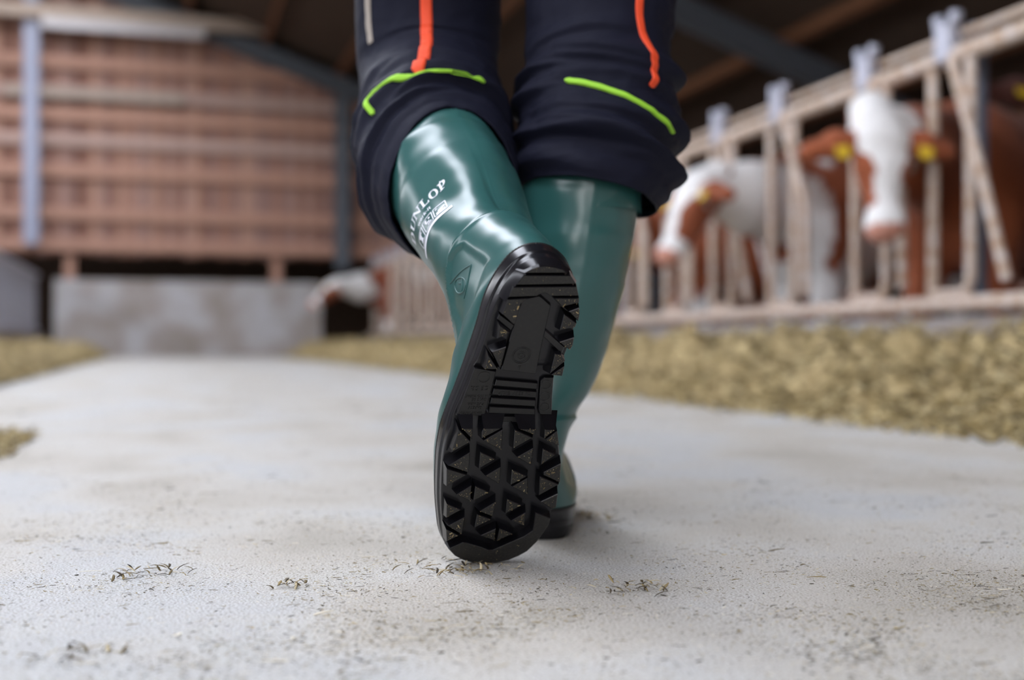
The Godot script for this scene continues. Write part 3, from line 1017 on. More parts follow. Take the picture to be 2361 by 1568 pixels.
# ---------------------------------------------------------------- the walker
# Rings from the hem up: middle, half width, reach to the back, reach to the front, how far the ring rises at the back, at the right, at back and front together, depth of the folds
const LEFT_LEG := [
	[-0.0588, 0.3515, -1.1530, 0.0672, 0.0712, 0.073, 0.035, 0.006, 0.008, 0.05],
	[-0.0622, 0.3584, -1.1640, 0.0715, 0.0726, 0.078, 0.030, 0.006, 0.007, 0.2],
	[-0.0684, 0.3712, -1.1846, 0.0780, 0.0745, 0.086, 0.024, 0.005, 0.005, 0.45],
	[-0.0759, 0.3880, -1.2092, 0.0835, 0.0785, 0.091, 0.016, 0.012, 0.004, 1.0],
	[-0.0847, 0.4150, -1.2420, 0.0840, 0.0820, 0.088, 0.008, 0.0, 0.0, 0.9],
	[-0.0950, 0.490, -1.318, 0.081, 0.076, 0.080, 0.0, 0.0, 0.0, 0.5],
	[-0.0980, 0.560, -1.338, 0.083, 0.078, 0.082, 0.0, 0.0, 0.0, 0.3],
	[-0.0960, 0.660, -1.322, 0.087, 0.084, 0.088, 0.0, 0.0, 0.0, 0.3],
	[-0.0900, 0.780, -1.300, 0.094, 0.094, 0.094, 0.0, 0.0, 0.0, 0.3],
	[-0.0820, 0.900, -1.290, 0.100, 0.105, 0.100, 0.0, 0.0, 0.0, 0.2]]
const RIGHT_LEG := [
	[0.080, 0.3505, -1.222, 0.075, 0.080, 0.080, 0.0045, -0.005, 0.0, 0.4],
	[0.082, 0.370, -1.224, 0.084, 0.086, 0.086, 0.003, -0.006, 0.0, 1.2],
	[0.085, 0.405, -1.230, 0.084, 0.084, 0.086, 0.0, -0.008, 0.0, 1.5],
	[0.088, 0.440, -1.238, 0.087, 0.085, 0.087, 0.0, -0.004, 0.0, 1.4],
	[0.092, 0.490, -1.248, 0.081, 0.080, 0.084, 0.0, 0.0, 0.0, 0.85],
	[0.096, 0.570, -1.260, 0.081, 0.080, 0.084, 0.0, 0.0, 0.0, 0.55],
	[0.100, 0.680, -1.275, 0.088, 0.088, 0.090, 0.0, 0.0, 0.0, 0.45],
	[0.092, 0.800, -1.285, 0.095, 0.096, 0.095, 0.0, 0.0, 0.0, 0.3],
	[0.082, 0.900, -1.290, 0.100, 0.105, 0.100, 0.0, 0.0, 0.0, 0.2]]

func leg_loft(rows: Array, seed_: int, shin_back: Vector3) -> Loft:
	var l := Loft.new()
	l.nu = 150
	l.nv = 190
	var c := []
	var r := []
	var s := []
	var deep := []
	for q in rows:
		c.append(Vector3(q[0], q[1], q[2]))
		r.append(Vector3(q[3], q[4], q[5]))
		s.append(Vector3(q[6], q[7], q[8]))
		deep.append(q[9])
	var rng := RandomNumberGenerator.new()
	rng.seed = seed_
	var folds := []
	for k in 24:   # dense at the cuff, sparse up the leg
		var low := k < 15
		folds.append([0.004 + k * 0.0105 if low else 0.16 + (k - 15) * 0.035, rng.randf_range(-0.012, 0.012), rng.randf() * TAU, rng.randf_range(-0.006, 0.006), rng.randf() * TAU,
			rng.randf_range(0.006, 0.0105) if low else rng.randf_range(0.004, 0.008), rng.randf() * TAU, rng.randf_range(0.009, 0.014) if low else rng.randf_range(0.016, 0.028), [1.0, 1.0, 2.0][k % 3]])
	var arc := 0.0
	var last: Vector3 = Vector3(rows[0][0], rows[0][1], rows[0][2])
	var fine := FastNoiseLite.new()
	fine.seed = seed_ + 5
	fine.frequency = 1.0
	for k in l.nv:
		var t := float(k) / (l.nv - 1) * (rows.size() - 1)
		var m: Vector3 = spline(c, t)
		arc += m.distance_to(last)
		last = m
		var rad: Vector3 = spline(r, t)
		var sh: Vector3 = spline(s, t)
		var dp: float = spline(deep, t)
		var up: Vector3 = (spline(c, minf(t + 0.3, rows.size() - 1.0)) - spline(c, maxf(t - 0.3, 0.0))).normalized()
		var back: Vector3 = shin_back.lerp(Vector3(0, 0, 1), smoothstep(3.2, 5.6, t))
		back = (back - up * back.dot(up)).normalized()
		var right := up.cross(back)
		for j in l.nu:
			var a := TAU * j / l.nu
			var cb := cos(a)
			var sr := sin(a)
			var d := back * cb * (rad.y if cb > 0.0 else rad.z) + right * sr * rad.x
			var dn := d.normalized()
			var p := m + d + up * (sh.x * cb + sh.y * sr + sh.z * cos(2.0 * a))
			# bunched cloth: folds that run round the leg, wandering up and down, full above and undercut below
			var push := 0.0
			for f in folds:
				var where: float = f[0] + f[1] * sin(a + f[2]) + f[3] * sin(2.0 * a + f[4])
				var x := arc - where
				if x > 0.06 or x < -0.03:
					continue
				var much: float = f[5] * clampf(0.35 + 0.9 * sin(a * f[8] + f[6]), 0.0, 1.0)
				push += much * exp(-pow(x / (f[7] if x > 0.0 else f[7] * 0.45), 2.0))
			var h := p.y
			var n2 := fine.get_noise_3d(cos(a) * 0.9, h * 30.0, sin(a) * 0.9)
			var n3 := fine.get_noise_3d(cos(a) * 0.8, h * 8.0 + 7.0, sin(a) * 0.8)
			p += dn * (dp * (push - 0.004 + n2 * 0.0022) + n3 * 0.005)
			l.p.append(p)
	return l

func ribbon(l: Loft, path: Array, w: float, off: float) -> Geo:   # a flat band of cloth laid along (u, t) points
	var g := Geo.new()
	var n := 90
	var rows := PackedVector3Array()
	for k in n:
		var t := float(k) / (n - 1) * (path.size() - 1)
		var q: Vector2 = spline(path, t)
		var d: Vector2 = spline(path, minf(t + 0.05, path.size() - 1.0)) - spline(path, maxf(t - 0.05, 0.0))
		var mu := l.at(q.x + 0.01, q.y).distance_to(l.at(q.x - 0.01, q.y)) / 0.02
		var mt := maxf(l.at(q.x, q.y + 0.02).distance_to(l.at(q.x, q.y - 0.02)) / 0.04, 0.2)
		var side := Vector2(-d.y * mt, d.x * mu).normalized()
		var taper := minf(1.0, minf(k, n - 1 - k) / 5.0 + 0.3)
		for e in [[-1.0, -0.002], [-0.9, off], [-0.45, off * 1.1], [0.0, off * 1.2], [0.45, off * 1.1], [0.9, off], [1.0, -0.002]]:
			var r: Vector2 = Vector2(side.x / mu, side.y / mt) * (w * taper * e[0])
			rows.append(l.lift(q.x + r.x, q.y + r.y, e[1]))
	g.grid(rows, 7, n, false)
	return g

func walker() -> void:
	var turn := Transform3D(Basis(Vector3.UP, -YAW), Vector3.ZERO)
	var w := thing("person", "person in dark navy work trousers with orange stripes walking away in boots", "person", turn)
	var shin := Vector3(0.1639, 0.8589, 0.4852)
	var ll := leg_loft(LEFT_LEG, 3, shin)
	var rl := leg_loft(RIGHT_LEG, 11, Vector3(0, 0, 1))
	var g := Geo.new()
	for l in [ll, rl]:
		g.grid(l.p, l.nu, l.nv)
		# hem turned inside
		var hem := PackedVector3Array()
		var c := Vector3.ZERO
		for j in l.nu:
			c += l.p[j] / l.nu
		for k in 3:
			for j in l.nu:
				var p: Vector3 = l.p[j]
				hem.append(p.lerp(c, [0.0, 0.03, 0.04][k]) + (l.p[j + l.nu * 12] - p) * [0.0, -0.05, 0.8][k])
		g.grid(hem, l.nu, 3)
	var tr := part(g, "trousers", M.navy_cloth, w)
	part(ribbon(ll, [Vector2(1.008, 0.74), Vector2(1.008, 0.68), Vector2(1.009, 0.605), Vector2(1.004, 0.55), Vector2(0.993, 0.508), Vector2(0.972, 0.463), Vector2(0.951, 0.423)], 0.0068, 0.0016), "orange_stripe", M.orange_trim, tr)
	part(ribbon(rl, [Vector2(1.068, 0.66), Vector2(1.069, 0.62), Vector2(1.073, 0.582), Vector2(1.080, 0.545), Vector2(1.093, 0.503), Vector2(1.106, 0.465), Vector2(1.109, 0.435), Vector2(1.108, 0.41)], 0.0046, 0.0016), "orange_stripe", M.orange_trim, tr)
	part(ribbon(ll, [Vector2(1.08, 0.412), Vector2(1.03, 0.402), Vector2(0.98, 0.404), Vector2(0.933, 0.420), Vector2(0.90, 0.436), Vector2(0.86, 0.444), Vector2(0.84, 0.434), Vector2(0.833, 0.40)], 0.0034, 0.0022), "lime_piping", M.lime_trim, tr)
	part(ribbon(rl, [Vector2(0.927, 0.386), Vector2(0.987, 0.374), Vector2(1.04, 0.354), Vector2(1.093, 0.330), Vector2(1.133, 0.314), Vector2(1.18, 0.305)], 0.0034, 0.0022), "lime_piping", M.lime_trim, tr)
	part(ribbon(ll, [Vector2(0.86, 0.72), Vector2(0.86, 0.69), Vector2(0.862, 0.65), Vector2(0.866, 0.605)], 0.0045, 0.001), "zip", M.zip_grey, tr)
	# legs inside the trousers, hips, trunk, arms and head: one body, above the frame
	var navy := lin(31, 32, 44)
	var skin := lin(196, 150, 124)
	var hair := lin(70, 52, 40)
	var bones := [
		[Vector3(-0.09, 0.86, -1.29), Vector3(-0.097, 0.50, -1.33), 0.062, 0.044], [Vector3(-0.097, 0.50, -1.33), Vector3(-0.04, 0.32, -1.08), 0.044, 0.036],
		[Vector3(0.09, 0.86, -1.29), Vector3(0.094, 0.50, -1.256), 0.062, 0.044], [Vector3(0.094, 0.50, -1.256), Vector3(0.07, 0.30, -1.235), 0.044, 0.036],
		[Vector3(-0.07, 0.93, -1.29), Vector3(0.07, 0.93, -1.29), 0.115, 0.115], [Vector3(0, 0.98, -1.29), Vector3(0, 1.2, -1.31), 0.135, 0.145],
		[Vector3(-0.09, 1.36, -1.32), Vector3(0.09, 1.36, -1.32), 0.115, 0.115], [Vector3(0, 1.2, -1.31), Vector3(0, 1.38, -1.32), 0.145, 0.13],
		[Vector3(-0.19, 1.42, -1.32), Vector3(-0.23, 1.14, -1.34), 0.062, 0.048], [Vector3(-0.23, 1.14, -1.34), Vector3(-0.22, 0.92, -1.44), 0.047, 0.034],
		[Vector3(0.19, 1.42, -1.32), Vector3(0.23, 1.14, -1.30), 0.062, 0.048], [Vector3(0.23, 1.14, -1.30), Vector3(0.24, 0.90, -1.24), 0.047, 0.034],
		[Vector3(0, 1.46, -1.33), Vector3(0, 1.56, -1.34), 0.06, 0.055], [Vector3(0, 1.63, -1.36), Vector3(0, 1.70, -1.35), 0.085, 0.095]]
	var colour := func(p: Vector3) -> Color:
		if p.y > 1.66 or (p.y > 1.56 and p.z > -1.36): return hair
		return skin if p.y > 1.52 else navy
	var body := net(bones, 0.022, 0.05, colour)
	for s in [-1.0, 1.0]:   # hands
		hand(body, Vector3(-0.22, 0.90, -1.45) if s < 0 else Vector3(0.24, 0.88, -1.235), s, skin)
	part(body, "body", M.dyed, w)

func hand(g: Geo, at: Vector3, side: float, skin: Color) -> void:
	g.tint = skin
	g.tube([at, at + Vector3(0, -0.05, 0.0), at + Vector3(0, -0.09, 0.0)], [0.03, 0.042, 0.036], 12, true, 0.55)
	for k in 4:
		var o := at + Vector3(0, -0.085, (k - 1.5) * 0.02)
		g.tube([o, o + Vector3(-0.004 * side, -0.035, 0), o + Vector3(-0.018 * side, -0.065 - 0.008 * (k % 2), 0)], [0.0095, 0.009, 0.007], 8)
	g.tube([at + Vector3(0, -0.03, -0.035), at + Vector3(-0.008 * side, -0.06, -0.055), at + Vector3(-0.016 * side, -0.085, -0.055)], [0.012, 0.011, 0.009], 8)

# surface net of tapered bones joined with a smooth minimum: [from, to, radius, radius, squeeze across x]
func net(bones: Array, cell: float, blend: float, colour: Callable, into: Geo = null) -> Geo:
	var lo := Vector3.INF
	var hi := -Vector3.INF
	for b in bones:
		var r := maxf(b[2], b[3]) + cell * 2.5
		lo = lo.min(b[0] - Vector3.ONE * r).min(b[1] - Vector3.ONE * r)
		hi = hi.max(b[0] + Vector3.ONE * r).max(b[1] + Vector3.ONE * r)
	var n := Vector3i(((hi - lo) / cell).ceil()) + Vector3i.ONE
	var f := PackedFloat32Array()
	f.resize(n.x * n.y * n.z)
	f.fill(1.0)
	for b in bones:
		var a: Vector3 = b[0]
		var d: Vector3 = b[1] - b[0]
		var dd := maxf(d.length_squared(), 1e-9)
		var sq: float = b[4] if b.size() > 4 else 1.0
		var r := maxf(b[2], b[3]) + blend + cell * 1.5
		var p0 := Vector3i(((a.min(b[1]) - Vector3.ONE * r - lo) / cell).floor()).clamp(Vector3i.ZERO, n - Vector3i.ONE)
		var p1 := Vector3i(((a.max(b[1]) + Vector3.ONE * r - lo) / cell).ceil()).clamp(Vector3i.ZERO, n - Vector3i.ONE)
		for z in range(p0.z, p1.z + 1):
			for y in range(p0.y, p1.y + 1):
				for x in range(p0.x, p1.x + 1):
					var p := lo + Vector3(x, y, z) * cell - a
					var h := clampf(p.dot(d) / dd, 0.0, 1.0)
					p -= d * h
					p.x *= sq
					var e: float = p.length() - lerpf(b[2], b[3], h)
					var at := (z * n.y + y) * n.x + x
					var o := f[at]
					var k := maxf(blend - absf(o - e), 0.0) / blend
					f[at] = minf(o, e) - k * k * blend * 0.25
	var g := into if into else Geo.new()
	var ids := {}
	for z in n.z - 1:
		for y in n.y - 1:
			for x in n.x - 1:
				var at := (z * n.y + y) * n.x + x
				var s0 := f[at] < 0.0
				var mixed := false
				for q in [1, n.x, n.x + 1, n.x * n.y, n.x * n.y + 1, n.x * n.y + n.x, n.x * n.y + n.x + 1]:
					if (f[at + q] < 0.0) != s0:
						mixed = true
						break
				if not mixed:
					continue
				var sum := Vector3.ZERO
				var cnt := 0
				for e in EDGES:
					var a0: int = at + e[0].x + e[0].y * n.x + e[0].z * n.x * n.y
					var a1: int = at + e[1].x + e[1].y * n.x + e[1].z * n.x * n.y
					if (f[a0] < 0.0) != (f[a1] < 0.0):
						sum += Vector3(e[0]).lerp(Vector3(e[1]), f[a0] / (f[a0] - f[a1]))
						cnt += 1
				var p := lo + (Vector3(x, y, z) + sum / cnt) * cell
				g.tint = colour.call(p)
				ids[at] = g.vert(p)
	var sx := 1
	var sy := n.x
	var sz := n.x * n.y
	for at in ids:
		for ax in 3:
			var st: int = [sx, sy, sz][ax]
			var s1: int = [sy, sz, sx][ax]
			var s2: int = [sz, sx, sy][ax]
			if (f[at] < 0.0) == (f[at + st] < 0.0):
				continue
			if ids.has(at - s1) and ids.has(at - s2) and ids.has(at - s1 - s2):
				if f[at] < 0.0:
					g.quad(ids[at], ids[at - s2], ids[at - s1 - s2], ids[at - s1])
				else:
					g.quad(ids[at], ids[at - s1], ids[at - s1 - s2], ids[at - s2])
	return g

const EDGES := [[Vector3i(0, 0, 0), Vector3i(1, 0, 0)], [Vector3i(0, 1, 0), Vector3i(1, 1, 0)], [Vector3i(0, 0, 1), Vector3i(1, 0, 1)], [Vector3i(0, 1, 1), Vector3i(1, 1, 1)],
	[Vector3i(0, 0, 0), Vector3i(0, 1, 0)], [Vector3i(1, 0, 0), Vector3i(1, 1, 0)], [Vector3i(0, 0, 1), Vector3i(0, 1, 1)], [Vector3i(1, 0, 1), Vector3i(1, 1, 1)],
	[Vector3i(0, 0, 0), Vector3i(0, 0, 1)], [Vector3i(1, 0, 0), Vector3i(1, 0, 1)], [Vector3i(0, 1, 0), Vector3i(0, 1, 1)], [Vector3i(1, 1, 0), Vector3i(1, 1, 1)]]

# ---------------------------------------------------------------- cows
# Cow axes: x to its right, y up, -z forward; the head has its own axes from the poll: -z towards the muzzle, y out of the forehead.
const SKULL := 0.86

func cow(label: String, at: Vector3, turn: float, poll: Vector3, dir: Vector3, brow: Vector3, coat: Dictionary) -> void:
	var c := thing("cow", label, "cow", Transform3D(Basis(Vector3.UP, turn), at), "cows feeding at the fence")
	var back := c.transform.affine_inverse()
	var p := back * poll
	var hz := -(back.basis * dir).normalized()
	var hy := back.basis * brow
	hy = (hy - hz * hy.dot(hz)).normalized()
	var head := Transform3D(Basis(hy.cross(hz), hy, hz) * SKULL, p)
	var spots := FastNoiseLite.new()
	spots.seed = coat.seed
	spots.frequency = coat.get("spot", 1.3)
	spots.fractal_octaves = 2
	var brown: Color = coat.brown
	var white := lin(230, 229, 228)
	var share: float = coat.white
	var body_colour := func(q: Vector3) -> Color:
		var k := spots.get_noise_3dv(q)
		if q.distance_to(p) < 0.24 and coat.face == "white": return white
		if q.y < 0.55 and share < 0.9: return white if k > share - 0.35 else brown
		return white if k > share else brown
	var nb := p + head.basis * Vector3(0, -0.06, 0.04)
	var bones := [
		[Vector3(0, 1.02, 0.70), Vector3(0, 1.0, -0.35), 0.35, 0.35, 1.12], [Vector3(0, 0.86, 0.45), Vector3(0, 0.84, -0.25), 0.32, 0.30, 1.0],
		[Vector3(0, 1.14, 0.78), Vector3(0, 1.16, -0.40), 0.20, 0.20, 1.0], [Vector3(0, 0.95, -0.42), Vector3(0, 1.0, -0.55), 0.30, 0.24, 1.15],
		[Vector3(0, 1.05, -0.5), (Vector3(0, 1.05, -0.5) + nb) / 2.0 + Vector3(0, -0.02, 0), 0.25, 0.19, 1.25], [(Vector3(0, 1.05, -0.5) + nb) / 2.0 + Vector3(0, -0.02, 0), nb, 0.19, 0.13, 1.2],
		[Vector3(0, 1.2, 0.95), Vector3(0.0, 0.55, 1.08), 0.045, 0.03, 1.0]]
	for s in [-1.0, 1.0]:
		bones.append_array([
			[Vector3(s * 0.16, 0.85, -0.45), Vector3(s * 0.17, 0.46, -0.44), 0.14, 0.07], [Vector3(s * 0.17, 0.46, -0.44), Vector3(s * 0.17, 0.10, -0.43), 0.062, 0.046], [Vector3(s * 0.17, 0.07, -0.43), Vector3(s * 0.17, 0.05, -0.47), 0.06, 0.062],
			[Vector3(s * 0.17, 0.98, 0.72), Vector3(s * 0.19, 0.66, 0.60), 0.21, 0.12], [Vector3(s * 0.19, 0.66, 0.60), Vector3(s * 0.19, 0.44, 0.82), 0.10, 0.065], [Vector3(s * 0.19, 0.44, 0.82), Vector3(s * 0.18, 0.10, 0.76), 0.06, 0.048], [Vector3(s * 0.18, 0.07, 0.76), Vector3(s * 0.18, 0.05, 0.72), 0.06, 0.062]])
	var g := net(bones, 0.042, 0.12, body_colour)
	# the head on a finer grid, its base sunk in the neck
	var hb := []
	var shape := [
		[Vector3(0, -0.03, 0.02), Vector3(0, -0.05, -0.18), 0.115, 0.108], [Vector3(0, -0.05, -0.18), Vector3(0, -0.062, -0.42), 0.10, 0.068], [Vector3(-0.02, -0.068, -0.45), Vector3(0.02, -0.068, -0.47), 0.078, 0.078],
		[Vector3(0, -0.13, -0.06), Vector3(0, -0.115, -0.42), 0.075, 0.042], [Vector3(-0.05, 0.02, -0.05), Vector3(0.05, 0.02, -0.05), 0.06, 0.06], [Vector3(-0.085, -0.015, -0.16), Vector3(0.085, -0.015, -0.16), 0.045, 0.045],
		[Vector3(0, -0.12, -0.02), Vector3(0, -0.10, 0.16), 0.10, 0.11]]
	for s in [-1.0, 1.0]:
		shape.append_array([[Vector3(s * 0.09, -0.02, -0.03), Vector3(s * 0.21, -0.03, -0.05), 0.035, 0.062], [Vector3(s * 0.21, -0.03, -0.05), Vector3(s * 0.33, -0.05, -0.075), 0.062, 0.036], [Vector3(s * 0.33, -0.05, -0.075), Vector3(s * 0.39, -0.06, -0.09), 0.036, 0.014]])
	for b in shape:
		hb.append([head * b[0], head * b[1], b[2] * SKULL, b[3] * SKULL])
	var inv := head.affine_inverse()
	var pattern: String = coat.face
	var head_colour := func(q: Vector3) -> Color:
		var h := inv * q
		var wob := spots.get_noise_3dv(q * 5.0) * 0.03
		if absf(h.x) > 0.13 and h.z > -0.12: return brown
		if h.z < -0.475 and h.y > -0.12: return lin(196, 140, 122)
		if pattern == "brown": return white if h.z < -0.40 + wob else brown
		if h.y < -0.12 + wob and h.z > -0.36 and pattern == "blaze": return white if h.y < -0.17 else brown
		var w := lerpf(0.14, 0.062, smoothstep(-0.04, -0.24, h.z))
		w = lerpf(w, 0.2, smoothstep(-0.36, -0.42, h.z))
		return white if absf(h.x) < w + wob and (h.y > -0.10 or h.z < -0.38) else brown
	net(hb, 0.0125, 0.05, head_colour, g)
	part(g, "body", M.coat, c)
	for s in [-1.0, 1.0]:
		var e := SphereMesh.new()
		e.radius = 0.021; e.height = 0.042; e.radial_segments = 16; e.rings = 8
		put(e, "eye", M.eye, c, head * Transform3D(Basis(), Vector3(s * 0.112, -0.022, -0.165)))
		var t := Geo.new()
		var ring := [Vector3(-0.028, 0.03, 0), Vector3(0.028, 0.03, 0), Vector3(0.036, 0, 0), Vector3(0.03, -0.035, 0), Vector3(0, -0.045, 0), Vector3(-0.03, -0.035, 0), Vector3(-0.036, 0, 0)]
		var top := Vector3(s * 0.2, 0.0, -0.11)   # hangs in front of the ear, towards the muzzle
		for f in [1.0, -1.0]:
			for k in range(1, ring.size() - 1):
				t.flat_tri(ring[0] + Vector3(0, 0, 0.002 * f), ring[k if f > 0 else k + 1] + Vector3(0, 0, 0.002 * f), ring[k + 1 if f > 0 else k] + Vector3(0, 0, 0.002 * f))
		for k in ring.size():
			var a: Vector3 = ring[k]
			var b: Vector3 = ring[(k + 1) % ring.size()]
			t.flat_quad(a + Vector3(0, 0, -0.002), b + Vector3(0, 0, -0.002), b + Vector3(0, 0, 0.002), a + Vector3(0, 0, 0.002))
		put(t.mesh(false), "ear_tag", M.tag_yellow, c, head * Transform3D(Basis(Vector3(1, 0, 0), Vector3(0, 0, 1), Vector3(0, -1, 0)), top + Vector3(0, 0.03, 0)))

func seen(p: Vector3) -> Vector3:   # from the walker's axes to the barn's
	return Basis(Vector3.UP, -YAW) * p

func cows() -> void:
	var red := lin(150, 78, 44)
	cow("brown cow with a white face looking straight out through the feed fence", Vector3(3.98, -0.02, -4.87), deg_to_rad(122), Vector3(2.85, 1.075, -4.16), seen(Vector3(0.0, -0.95, 0.3)), seen(Vector3(0.02, 0.3, 0.95)), {"seed": 5, "white": 0.62, "brown": red, "face": "white"})
	cow("brown and white patched cow lowering its head to the feed", Vector3(4.0, -0.02, -6.1), deg_to_rad(107), Vector3(2.75, 1.04, -5.71), seen(Vector3(-0.48, -0.83, 0.28)), seen(Vector3(-0.75, 0.55, 0.35)), {"seed": 23, "white": -0.17, "brown": lin(140, 74, 46), "face": "blaze", "spot": 1.6})
	cow("distant white-faced cow with its head out at the alley end", Vector3(3.6, -0.02, -16.8), deg_to_rad(88), Vector3(2.3, 1.04, -16.5), seen(Vector3(-0.75, -0.6, 0.25)), seen(Vector3(-0.5, 0.75, 0.4)), {"seed": 9, "white": 0.0, "brown": lin(128, 66, 42), "face": "white"})
	cow("dark brown cow standing back behind the fence at the right edge", Vector3(4.75, -0.02, -4.0), deg_to_rad(93), Vector3(3.62, 1.26, -4.0), seen(Vector3(-0.25, -0.75, 0.6)), seen(Vector3(0.1, 0.6, 0.8)), {"seed": 31, "white": 0.95, "brown": lin(84, 46, 34), "face": "brown"})
	cow("plain brown cow standing behind the patched cow's head", Vector3(4.35, -0.02, -8.2), deg_to_rad(92), Vector3(3.25, 0.98, -8.1), seen(Vector3(-0.3, -0.85, 0.35)), seen(Vector3(-0.2, 0.4, 0.9)), {"seed": 47, "white": 0.5, "brown": lin(158, 84, 50), "face": "brown"})

# ---------------------------------------------------------------- feed and litter
func blade_mesh() -> ArrayMesh:   # one bent scrap of straw, 1 long, along x
	var g := Geo.new()
	var rows := PackedVector3Array()
	for k in 4:
		var t := k / 3.0
		var w := [0.07, 0.1, 0.09, 0.04][k] as float
		var c := Vector3(t - 0.5, 0.12 * sin(PI * t), 0.06 * sin(PI * t))
		for e in [Vector2(-1, 0), Vector2(0, 0.5), Vector2(1, 0), Vector2(0, -0.4)]:
			rows.append(c + Vector3(0, e.y * w, e.x * w))
	g.grid(rows, 4, 4)
	return g.mesh(true)

func scatter(called: String, spots: Array, parent: Node) -> MultiMeshInstance3D:
	var mm := MultiMesh.new()
	mm.transform_format = MultiMesh.TRANSFORM_3D
	mm.use_colors = true
	mm.mesh = M["blade"]
	mm.instance_count = spots.size()
	for k in spots.size():
		mm.set_instance_transform(k, spots[k][0])
		mm.set_instance_color(k, spots[k][1])
	var o := MultiMeshInstance3D.new()
	o.multimesh = mm
	o.material_override = M.chaff
	o.name = called
	parent.add_child(o, true)
	o.set_meta("kind", "stuff")
	return o

var feed_noise: FastNoiseLite

func mound(x: float, z: float, x0: float, x1: float, z0: float, z1: float, h: float) -> float:
	var wob := feed_noise.get_noise_2d(z * 6.0, 40.0) * 0.16
	var a := smoothstep(0.0, 0.34, (x - x0 - wob) / (x1 - x0)) * (1.0 - smoothstep(0.72, 1.08, (x - x0) / (x1 - x0)))
	var e := smoothstep(z0, z0 + 0.7, z) * (1.0 - smoothstep(z1 - 0.7, z1, z))
	var lump := 0.72 + 0.5 * feed_noise.get_noise_2d(x * 9.0, z * 9.0) + 0.42 * feed_noise.get_noise_2d(x * 38.0, z * 38.0) + 0.22 * feed_noise.get_noise_2d(x * 90.0, z * 90.0)
	return h * a * e * maxf(lump, 0.05) - 0.004

func feed_pile(label: String, x0: float, x1: float, z0: float, z1: float, h: float, count: int, seed_: int) -> void:
	var o := Node3D.new()
	o.name = numbered("feed_pile")
	add_child(o)
	tag(o, label, "feed", "", "stuff")
	var g := Geo.new()
	var nx := int((x1 - x0) / 0.022)
	var nz := mini(int((z1 - z0) / 0.03), 420)
	var rows := PackedVector3Array()
	var tone := FastNoiseLite.new()
	tone.seed = seed_ + 3
	tone.frequency = 14.0
	var cols := []
	for k in nz:
		var z := lerpf(z0, z1, float(k) / (nz - 1))
		for j in nx:
			var x := lerpf(x0, x1, float(j) / (nx - 1))
			rows.append(Vector3(x, mound(x, z, x0, x1, z0, z1, h), z))
			cols.append(lin(128, 110, 74).lerp(lin(186, 166, 122), clampf(0.5 + tone.get_noise_2d(x, z), 0.0, 1.0)))
	g.grid(rows, nx, nz, false)
	for k in cols.size():
		g.c[k] = cols[k]
	var mesh := part(g, "mound", M.feed, o)
	mesh.set_meta("kind", "stuff")
	var rng := RandomNumberGenerator.new()
	rng.seed = seed_
	var spots := []
	while spots.size() < count:
		var z := z1 - (z1 - z0) * pow(rng.randf(), 1.7)
		var x := rng.randf_range(x0 - 0.08, x1)
		var y := mound(x, z, x0, x1, z0, z1, h) if x > x0 else 0.0
		if y < 0.002 and rng.randf() < 0.8:
			continue
		var s := rng.randf_range(0.014, 0.045)
		var b := Basis(Vector3.UP, rng.randf() * TAU) * Basis(Vector3.BACK, rng.randf_range(-0.6, 0.6)) * Basis(Vector3.RIGHT, rng.randf() * TAU)
		spots.append([Transform3D(b.scaled(Vector3(s, s * 1.3, s * 1.3)), Vector3(x, maxf(y, 0.0) + 0.006, z)), [lin(158, 138, 92), lin(130, 112, 72), lin(196, 180, 138), lin(92, 78, 50), lin(172, 154, 110)][rng.randi_range(0, 4)]])
	scatter("straw", spots, o)

func feed_piles() -> void:
	M["blade"] = blade_mesh()
	feed_noise = FastNoiseLite.new()
	feed_noise.seed = 77
	feed_noise.frequency = 0.35
	feed_pile("long ridge of yellowish chopped feed along the right fence", 1.62, 3.0, -17.6, -1.6, 0.235, 60000, 1)
	feed_pile("long ridge of chopped feed along the left fence", -1.66, -0.72, -17.4, -3.6, 0.2, 20000, 2)
	feed_pile("small heap of chopped feed on the floor at the left edge", -1.3, -0.26, -2.72, -2.12, 0.07, 3000, 3)

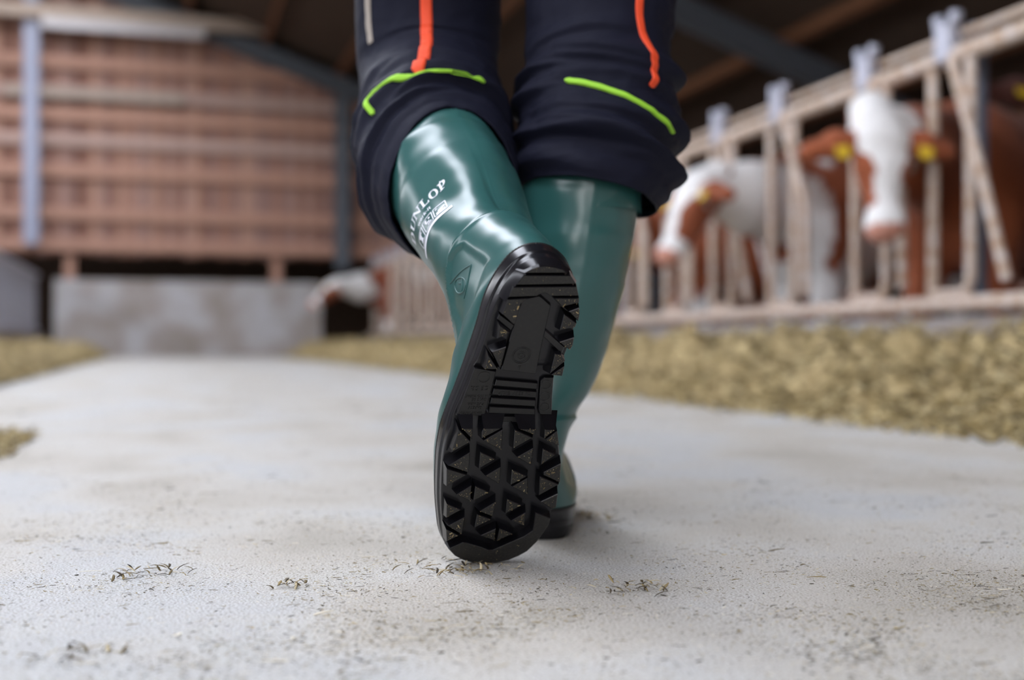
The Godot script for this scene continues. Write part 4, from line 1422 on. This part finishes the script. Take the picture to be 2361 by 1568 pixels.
func litter() -> void:
	var rng := RandomNumberGenerator.new()
	rng.seed = 2024
	var clump := FastNoiseLite.new()
	clump.seed = 15
	clump.frequency = 4.5
	clump.fractal_octaves = 3
	var spots := []
	var tones := [lin(150, 132, 92), lin(112, 98, 70), lin(74, 64, 48), lin(196, 182, 148), lin(60, 52, 40), lin(226, 218, 198), lin(132, 116, 70)]
	var tries := 0
	while spots.size() < 42000 and tries < 600000:
		tries += 1
		var d := 0.6 * pow(14.0, pow(rng.randf(), 1.25))          # even density per picture row, near to far
		var x := rng.randf_range(-0.5, 0.5) * d
		var p := seen(Vector3(x, 0, -d))
		if p.x > 2.2 or p.x < -1.9:
			continue
		var c := clump.get_noise_2d(p.x, p.z)
		if rng.randf() > 0.10 + 1.3 * maxf(0.0, c + 0.1):
			continue
		var r := rng.randf()
		var s := rng.randf_range(0.0008, 0.003) if r < 0.86 else rng.randf_range(0.003, 0.009) if r < 0.993 else rng.randf_range(0.012, 0.022)
		if d > 2.5:
			s *= 1.6
		var thin := rng.randf_range(0.5, 1.3) if s < 0.005 else rng.randf_range(0.12, 0.4)
		var b := Basis(Vector3.UP, rng.randf() * TAU) * Basis(Vector3.BACK, rng.randf_range(-0.25, 0.25)) * Basis(Vector3.RIGHT, rng.randf() * TAU)
		spots.append([Transform3D(b.scaled(Vector3(s, s * thin, s * thin)), p + Vector3(0, s * 0.1 + 0.0003, 0)), tones[rng.randi_range(0, tones.size() - 1)]])
	# fine grit and short fibres on the stretch of floor the walker has just crossed
	for k in 26000:
		var d := rng.randf_range(0.66, 1.7)
		var p := seen(Vector3(rng.randf_range(-0.48, 0.48) * d, 0, -d))
		var c := clump.get_noise_2d(p.x * 1.7 + 9.0, p.z * 1.7)
		if rng.randf() > 0.45 + 1.2 * c:
			continue
		var s := rng.randf_range(0.0006, 0.0022) if rng.randf() < 0.9 else rng.randf_range(0.002, 0.006)
		var thin := rng.randf_range(0.25, 1.6) if s < 0.0022 else rng.randf_range(0.12, 0.4)
		var b := Basis(Vector3.UP, rng.randf() * TAU) * Basis(Vector3.BACK, rng.randf_range(-0.3, 0.3)) * Basis(Vector3.RIGHT, rng.randf() * TAU)
		spots.append([Transform3D(b.scaled(Vector3(s, s * thin, s * thin)), p + Vector3(0, s * 0.1 + 0.0002, 0)), tones[rng.randi_range(0, tones.size() - 1)]])
	for q in [[1360, 1195, 60, 0.05], [1060, 1318, 90, 0.045], [1475, 1365, 40, 0.03], [330, 1330, 40, 0.04], [180, 1515, 30, 0.03], [680, 1355, 22, 0.015]]:   # small tufts by the boots
		var d: float = 2660.0 * EYE / (q[1] - 792.0)
		var o := seen(Vector3((q[0] - 1180.5) / 2660.0 * d, 0, -d))
		for k in q[2]:
			var s := rng.randf_range(0.004, 0.014)
			var b := Basis(Vector3.UP, rng.randf() * TAU) * Basis(Vector3.BACK, rng.randf_range(-0.9, 0.9))
			spots.append([Transform3D(b.scaled(Vector3(s, s * 0.6, s * 0.6)), o + Vector3(rng.randfn() * q[3] * 0.5, rng.randf() * 0.006 + 0.001, rng.randfn() * q[3] * 0.35)), tones[rng.randi_range(0, 4)]])
	var l := Node3D.new()
	l.name = "chaff_litter"
	add_child(l)
	tag(l, "scattered straw chaff and dirt crumbs on the concrete floor", "straw", "", "stuff")
	scatter("chaff", spots, l)
